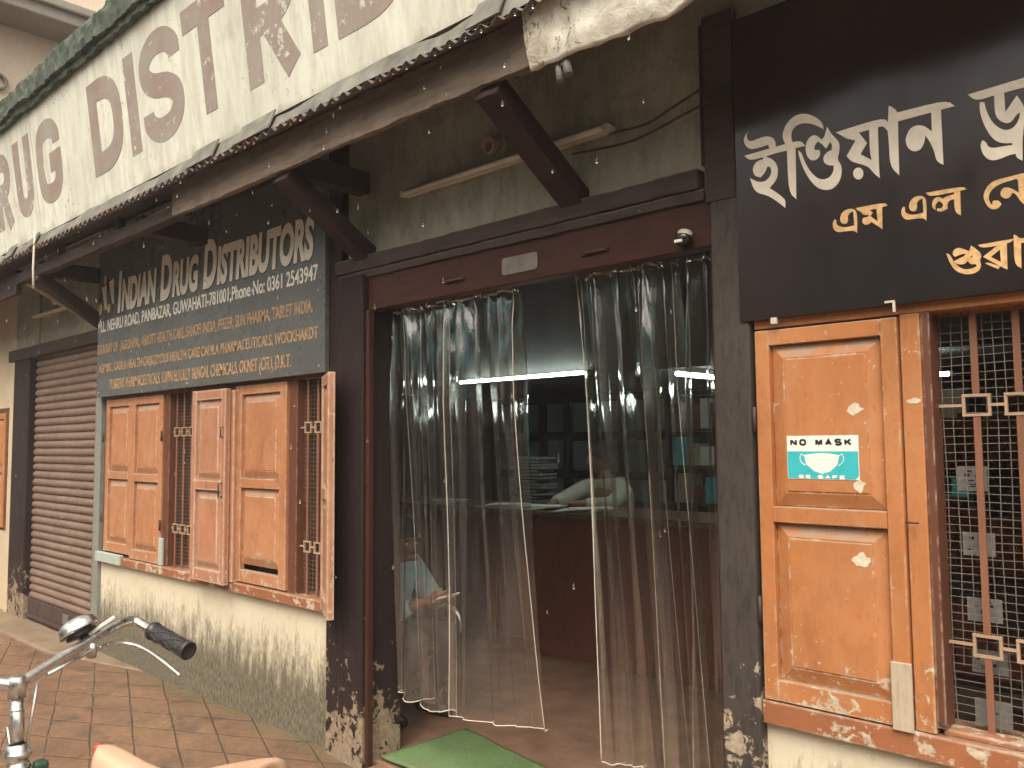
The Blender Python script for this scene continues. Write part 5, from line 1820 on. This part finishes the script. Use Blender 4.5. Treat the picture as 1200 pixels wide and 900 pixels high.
R_ = lambda dy: (-1.86, 0.555 + dy)
right = smooth([(-1.86, 0.555, 1.085), (-1.90, 0.635, 1.108), (-1.945, 0.725, 1.130), (-1.985, 0.795, 1.146), (-2.000, 0.835, 1.146), (-1.975, 0.850, 1.136), (-1.90, 0.866, 1.118), (-1.825, 0.878, 1.102)])
left = [Vector((p_.x, 2 * 0.555 - p_.y, p_.z)) for p_ in right]
hb = MB()
hb.tube(right, 0.0118, 12)
hb.tube(left, 0.0118, 12)
hb.lathe([(0, 0.018), (0.014, 0.018), (0.017, 0.014), (0.017, -0.022), (0.0, -0.022)], (-1.86, 0.555, 1.085), (0, 0, 1), 16)
hbo = hb.build('handlebar', M['chrome'], bk)
for pts in (right, left):
    gp = MB()
    a, b_ = Vector(pts[-1]), Vector(pts[-10])
    dv = (a - b_).normalized()
    prof = [(0.0, -0.125), (0.021, -0.125), (0.021, -0.118), (0.0165, -0.114)]
    for k in range(12):
        prof += [(0.0172, -0.110 + k * 0.0088), (0.0188, -0.106 + k * 0.0088)]
    prof += [(0.0172, -0.003), (0.0205, 0.0), (0.0205, 0.010), (0.018, 0.013), (0.016, 0.0085), (0, 0.0085)]
    gp.lathe(prof, a, dv, 20)
    s_ = dv.orthogonal().normalized()
    u_ = dv.cross(s_)
    for h in range(6):
        for sg_ in (1, -1):
            gp.tube([a + dv * (-0.11 + 0.105 * q / 14) + (s_ * math.cos(h * 1.047 + sg_ * q * 0.16) + u_ * math.sin(h * 1.047 + sg_ * q * 0.16)) * 0.0186 for q in range(15)], 0.0013, 5)
    gp.build('grip', M['rubber'], bk)
# brake levers under the bar ends
for sg_ in (1, -1):
    my = lambda y: y if sg_ == 1 else 2 * 0.555 - y
    br = MB()
    br.tube(smooth([(-1.935, my(0.735), 1.112), (-1.960, my(0.775), 1.112), (-1.955, my(0.808), 1.106), (-1.915, my(0.828), 1.096), (-1.85, my(0.842), 1.076), (-1.795, my(0.852), 1.056)]), [0.0055] * 10 + [0.0048] * 21, 10)
    br.tube([(-1.88, my(0.615), 1.090), (-1.94, my(0.730), 1.113)], 0.0042, 8)
    br.lathe([(0, 0.016), (0.011, 0.016), (0.011, -0.016), (0, -0.016)], (-1.938, my(0.722), 1.112), (0.2, 0, 1), 10)
    br.tube([(-1.885, my(0.600), 1.080), (-1.885, my(0.585), 0.98), (-1.885, my(0.575), 0.80)], 0.003, 6)
    br.build('brake_lever', M['chrome'], bk)
# bell: shallow chrome dome on the bar
bc = Vector((-1.972, 0.708, 1.150))
bax = Vector((-0.42, -0.30, 0.86)).normalized()
bl = MB()
bl.lathe([(a_ * 1.2, b_ * 1.2) for a_, b_ in ((0, 0.024), (0.012, 0.0235), (0.022, 0.021), (0.030, 0.016), (0.0345, 0.008), (0.0355, 0.002), (0.0365, -0.002), (0.0345, -0.002), (0.0335, 0.003))], bc, bax, 32)
bo = bl.build('bell', M['chrome'], bk)
b = MB()
b.lathe([(0, -0.006), (0.032, -0.006), (0.032, -0.012), (0, -0.014)], bc, bax, 24)
b.tube([bc - bax * 0.012, (-1.942, 0.722, 1.130)], 0.008, 8)
b.build('bell_base', M['rubber'], bo)
b = MB()
b.tube([bc + Vector((0.02, 0.012, -0.008)), bc + Vector((0.028, 0.036, 0.008)), bc + Vector((0.030, 0.062, 0.022))], [0.004, 0.005, 0.006], 8)
b.build('bell_lever', M['tubeoff'], bo)
# stem, headset, frame
b = MB()
b.tube([(-1.862, 0.555, 1.075), (-1.845, 0.555, 0.955)], 0.0125, 16)
b.tube([(-1.857, 0.555, 1.042), (-1.8565, 0.555, 1.038)], 0.0135, 16)
b.build('stem', M['chrome'], bk)
b = MB()
b.lathe([(0.016, 0.012), (0.021, 0.010), (0.0215, 0.0), (0.0245, -0.004), (0.0245, -0.012), (0.019, -0.016), (0.0195, -0.024), (0.023, -0.028), (0.023, -0.034), (0.017, -0.036)], (-1.845, 0.555, 0.965), (-0.14, 0, 1), 20)
b.tube([(-1.872, 0.555, 0.958), (-1.888, 0.552, 0.972), (-1.894, 0.550, 1.0)], 0.003, 6)
b.build('headset', M['chrome'], bk)
hd0, hd1 = Vector((-1.840, 0.555, 0.930)), Vector((-1.800, 0.555, 0.68))
bb = Vector((-1.33, 0.56, 0.28))
stt = Vector((-1.20, 0.555, 0.86))
rax = Vector((-0.86, 0.56, 0.355))
fax = Vector((-2.02, 0.555, 0.355))
fr = MB()
fr.tube([hd0, hd1], 0.017, 12).tube([hd0 + (hd1 - hd0) * 0.12, stt], 0.0135, 12).tube([hd0 + (hd1 - hd0) * 0.9, bb], 0.014, 12).tube([bb, stt], 0.0135, 12)
for s in (-1, 1):
    fr.tube([bb + Vector((0.03, s * 0.03, 0)), rax + Vector((0, s * 0.06, 0))], 0.009, 8).tube([stt + Vector((0, s * 0.015, 0)), rax + Vector((0, s * 0.06, 0))], 0.007, 8)
fr.build('frame', M['bikeblack'], bk)
b = MB()
for s in (-1, 1):
    b.tube([hd1 + Vector((0, s * 0.045, -0.02)), Vector((-1.83, 0.555 + s * 0.05, 0.56)), fax + Vector((0, s * 0.05, 0))], 0.010, 8)
b.bar(hd1 + Vector((0, -0.055, -0.015)), hd1 + Vector((0, 0.055, -0.015)), 0.03, 0.025)
b.build('fork', M['bikeblack'], bk)
MB().box(-1.832, -1.805, 0.575, 0.60, 0.925, 0.945).build('frame_clip', M['bikegreen'], bk, bevel=0.006)
for c in (fax, rax):
    tr_ = MB()
    tr_.tube([c + Vector((0.325 * math.cos(R(a)), 0, 0.325 * math.sin(R(a)))) for a in range(0, 361, 8)], 0.019, 10, caps=False)
    wo_ = tr_.build('wheel', M['rubber'], bk)
    b = MB()
    b.tube([c + Vector((0.302 * math.cos(R(a)), 0, 0.302 * math.sin(R(a)))) for a in range(0, 361, 8)], 0.011, 8, caps=False)
    b.build('rim', M['chrome'], wo_)
    b = MB()
    for k in range(32):
        a = R(k * 360 / 32)
        s = 0.03 if k % 2 else -0.03
        a2 = a + (0.5 if (k // 2) % 2 else -0.5)
        b.tube([c + Vector((0.02 * math.cos(a2), s, 0.02 * math.sin(a2))), c + Vector((0.298 * math.cos(a), 0, 0.298 * math.sin(a)))], 0.001, 4, caps=False)
    b.build('spokes', M['steel'], wo_)
    b = MB()
    b.tube([c + Vector((0, -0.06, 0)), c + Vector((0, 0.06, 0))], 0.014, 10)
    b.build('hub', M['chrome'], wo_)
    b = MB()
    b.tube([c + Vector((0.355 * math.cos(R(a)), 0, 0.355 * math.sin(R(a)))) for a in (range(-10, 171, 8) if c is rax else range(20, 181, 8))], [0.026] * 23 if c is rax else [0.026] * 21, 8)
    b.build('mudguard', M['bikeblack'], bk)
ck = MB()
ck.lathe([(0.085, -0.003), (0.09, 0), (0.085, 0.003), (0.03, 0.003), (0.03, -0.003), (0.085, -0.003)], bb + Vector((0, -0.05, 0)), (0, 1, 0), 28)
ck.tube([bb + Vector((0, -0.08, 0)), bb + Vector((0, 0.08, 0))], 0.016, 10)
for s in (-1, 1):
    e = bb + Vector((0.12 * s, s * 0.085, -0.11 * s))
    ck.bar(bb + Vector((0, s * 0.075, 0)), e, 0.014, 0.02, (0, 1, 0))
ck.build('crank', M['chrome'], bk)
for s in (-1, 1):
    e = bb + Vector((0.12 * s, s * 0.085, -0.11 * s))
    MB().box(e.x - 0.045, e.x + 0.045, e.y + (0.0 if s > 0 else -0.09), e.y + (0.09 if s > 0 else 0.0), e.z - 0.012, e.z + 0.012).build('pedal', M['rubber'], bk, bevel=0.004)
# saddle
sd_a = Vector((-1.300, 0.498, 1.102))
sd_dir = Vector((0.90, 0.30, 0)).normalized()
sd_s = Vector((-sd_dir.y, sd_dir.x, 0))


def saddle_pt(s, t, drop=0.0, grow=0.0):
    a = s * 0.275
    wid_ = 0.024 + 0.090 * max(0, (s - 0.28) / 0.72) ** 1.4 + 0.012 * s
    if s < 0.06:
        wid_ *= math.sqrt(max(0.02, 1 - ((0.06 - s) / 0.06) ** 2))
    if s > 0.9:
        wid_ *= math.sqrt(max(0.02, 1 - ((s - 0.9) / 0.12) ** 2))
    wid_ += grow
    q = (t - 0.5) * 2
    crown = -0.050 * abs(q) ** 3.2
    zt_ = 0.016 * math.exp(-((s / 0.22) ** 2)) - 0.010 * math.exp(-(((s - 0.5) / 0.2) ** 2)) + 0.035 * max(0, s - 0.5)
    return sd_a + sd_dir * a + sd_s * wid_ * math.sin(q * math.pi / 2) + Vector((0, 0, zt_ + crown - drop))


sm = MB()
sm.grid(lambda s, t: saddle_pt(s, t), 40, 22)
so = sm.build('saddle', M['tan'], bk, recalc=False)
md = so.modifiers.new("thick", 'SOLIDIFY')
md.thickness = 0.012
b = MB()
b.tube([saddle_pt(0.0, q / 12) + Vector((-0.003, 0, -0.004)) for q in range(13)], 0.006, 8)
for t_ in (0.0, 1.0):
    b.tube([saddle_pt(q / 30, t_) + Vector((0, 0, -0.004)) for q in range(31)], 0.005, 8)
b.build('trim', M['redtrim'], so)
b = MB()
b.tube([saddle_pt(0.02 + 0.30 * q / 20, 0.93 - 0.10 * (q / 20)) + Vector((0, 0, 0.002)) for q in range(21)], 0.0022, 6)
b.tube([saddle_pt(0.02 + 0.30 * q / 20, 0.07 + 0.10 * (q / 20)) + Vector((0, 0, 0.002)) for q in range(21)], 0.0022, 6)
b.build('piping', M['rubber'], so)
b = MB()
b.tube([stt, Vector((-1.185, 0.555, 1.02))], 0.0125, 12)
for s in (-1, 1):
    b.tube([sd_a + sd_dir * 0.03 + Vector((0, 0, -0.05)), Vector((-1.18, 0.555 + 0.02 * s, 1.02)), sd_a + sd_dir * 0.26 + sd_s * 0.06 * s + Vector((0, 0, -0.06))], 0.004, 6)
for s in (-1, 1):
    c0 = sd_a + sd_dir * 0.25 + sd_s * 0.05 * s + Vector((0, 0, -0.075))
    b.tube([c0 + Vector((0.016 * math.cos(k * 0.8), 0.016 * math.sin(k * 0.8), 0.0012 * k)) for k in range(45)], 0.0022, 5)
b.build('seat_post', M['chrome'], bk)
# prop stand so that it stands by itself
b = MB()
b.tube([bb + Vector((0.10, -0.03, 0.02)), bb + Vector((0.20, -0.20, -0.275))], 0.008, 8)
b.build('prop_stand', M['chrome'], bk)

# ------------------------------------------------------------------ pale building behind, upper left
bgd = thing('upper_storey_building', (-12.5, 6, 0), 'pinkish plastered building with a deep ledge rising behind the parapet', 'building')
MB().box(-16, -11, 1.0, 12, 3.3, 6.56).box(-16, -11.0, 1.0, 12, 6.8, 10).build('wall', M['pinkwall'], bgd)
MB().box(-16, -11.4, 2.8, 12, -0.1, 3.3).build('lower_wall', M['brownwall'], bgd)
lg = MB()
lg.box(-11.2, -10.42, 0.8, 12, 6.562, 6.80)
lg.box(-11.2, -10.36, 0.8, 12, 6.70, 6.81)
lg.build('ledge', M['greywall'], bgd, bevel=0.02)
MB().lathe([(0.10, 0), (0.10, 0.06), (0.07, 0.065), (0.07, 0.0)], (-11.0, 2.86, 5.85), (1, 0, 0), 20).build('vent_pipe', M['greywall'], bgd)

# ------------------------------------------------------------------ across the street (out of view; heights, gaps and awnings shaped for the strips' reflections)
def opposite(x0, x1, h, mat, lab, tarp=None):
    t = thing('street_building', ((x0 + x1) / 2, -10, -0.12), lab, 'building', 'unseen buildings across the street')
    w_ = MB()
    w_.box(x0, x1, -16, -13, -0.12, h)
    w_.box(x0, x1, -13, -10, 2.9, h)
    x = x0
    while x <= x1 - 0.3:
        w_.box(x, x + 0.3, -12.99, -10.01, -0.12, 2.899)
        x += (x1 - x0 - 0.3) / max(1, round((x1 - x0) / 3))
    w_.build('wall', mat, t)
    x = x0 + 0.8
    while x < x1 - 1.2:
        if h > 5.2:
            f_ = MB().box(x - 0.06, x + 0.96, -10.0, -9.95, 3.54, 4.76).build('window', M['orange_dark'], t)
            MB().box(x, x + 0.9, -9.952, -9.93, 3.6, 4.7).build('pane', M['window_dark'], f_)
        x += 2.1
    if tarp:
        b_ = MB()
        b_.grid(lambda s, q: Vector((tarp[0] + (tarp[1] - tarp[0]) * s, -10.01 + 1.2 * q, tarp[2] - 1.2 * q - 0.12 * math.sin(q * 3.14) + 0.05 * math.sin(s * 9))), 30, 8)
        b_.grid(lambda s, q: Vector((tarp[0] + (tarp[1] - tarp[0]) * s, -8.81, tarp[2] - 1.2 + 0.05 * math.sin(s * 9) - 0.6 * q)), 30, 2)
        o_ = b_.build('awning', M['tarp'], t, recalc=False)  # sheet added for its teal reflection in the vinyl strips
        sd_ = o_.modifiers.new("thick", 'SOLIDIFY')
        sd_.thickness = 0.01


opposite(-44, -28.4, 8.2, M['brownwall'], 'tall dull brown building across the street, farthest left', (-43.5, -28.8, 7.6))
opposite(-25.8, -18.8, 7.0, M['brownwall'], 'long brown building with an added teal awning across the street beyond the roller shutter', (-25.6, -19.0, 6.6))
opposite(-16.0, -10.4, 6.0, M['brownwall'], 'brown building under a wide added teal awning across the street', (-15.8, -10.6, 5.45))
opposite(-7.8, -2.8, 6.2, M['brownwall'], 'brown building with upper windows across the street facing the orange windows', (-7.5, -3.0, 5.2))
opposite(-0.1, 7.6, 6.4, M['brownwall'], 'brown building under an added teal awning across the street facing the doorway', (0.1, 7.4, 5.8))
opposite(10.2, 18.0, 7.4, M['brownwall'], 'high brown building across the street beyond the black signboard', (10.4, 17.8, 6.6))
opposite(20.6, 29, 8.4, M['brownwall'], 'high brown building across the street, second from the right', (20.9, 28.7, 7.6))
opposite(31.2, 42, 8.4, M['brownwall'], 'high brown building across the street, farthest right', (31.6, 41, 7.8))

# ------------------------------------------------------------------ rain
rn = MB()


def drop(c, r_, l_):
    rn.lathe([(0, l_ * 0.62), (r_ * 0.45, l_ * 0.30), (r_ * 0.9, 0.0), (r_, -l_ * 0.15), (r_ * 0.8, -l_ * 0.30), (r_ * 0.4, -l_ * 0.38), (0, -l_ * 0.40)], c, (0, 0, 1), 8)


u = -9.0
while u < -1.15:
    s_ = (u + 14) / 12.95
    p_ = tin_pt(s_, 0)
    if random.random() < 0.75:
        drop((u + 0.039, p_.y - 0.002, 2.929 + random.uniform(0, 0.006)), 0.0042, random.uniform(0.012, 0.022))
    u += 0.078
for k in range(150):
    u = random.uniform(-8.6, -1.2)
    z_ = 2.9 - 1.9 * random.random() ** 1.6
    drop((u, 1.925 + random.uniform(-0.02, 0.03), z_), random.uniform(0.0025, 0.0048), random.uniform(0.012, 0.030))
tag(rn.build('rain', M['water'], base=(-5, 1.93, 1.0)), kind='stuff')

# ------------------------------------------------------------------ thin rain haze, added to lift the blacks
hz = MB()
hz.box(-152, 152, -152, 152, -1.6, 11.5)
ht_ = NT('black_lift_haze')
pv = ht_.n.new("ShaderNodeVolumePrincipled")
pv.inputs['Color'].default_value = (0.96, 0.92, 0.88, 1)
pv.inputs['Density'].default_value = 0.0032
ht_.l.new(pv.outputs[0], ht_.out.inputs['Volume'])
tag(hz.build('haze', ht_.m), kind='stuff')
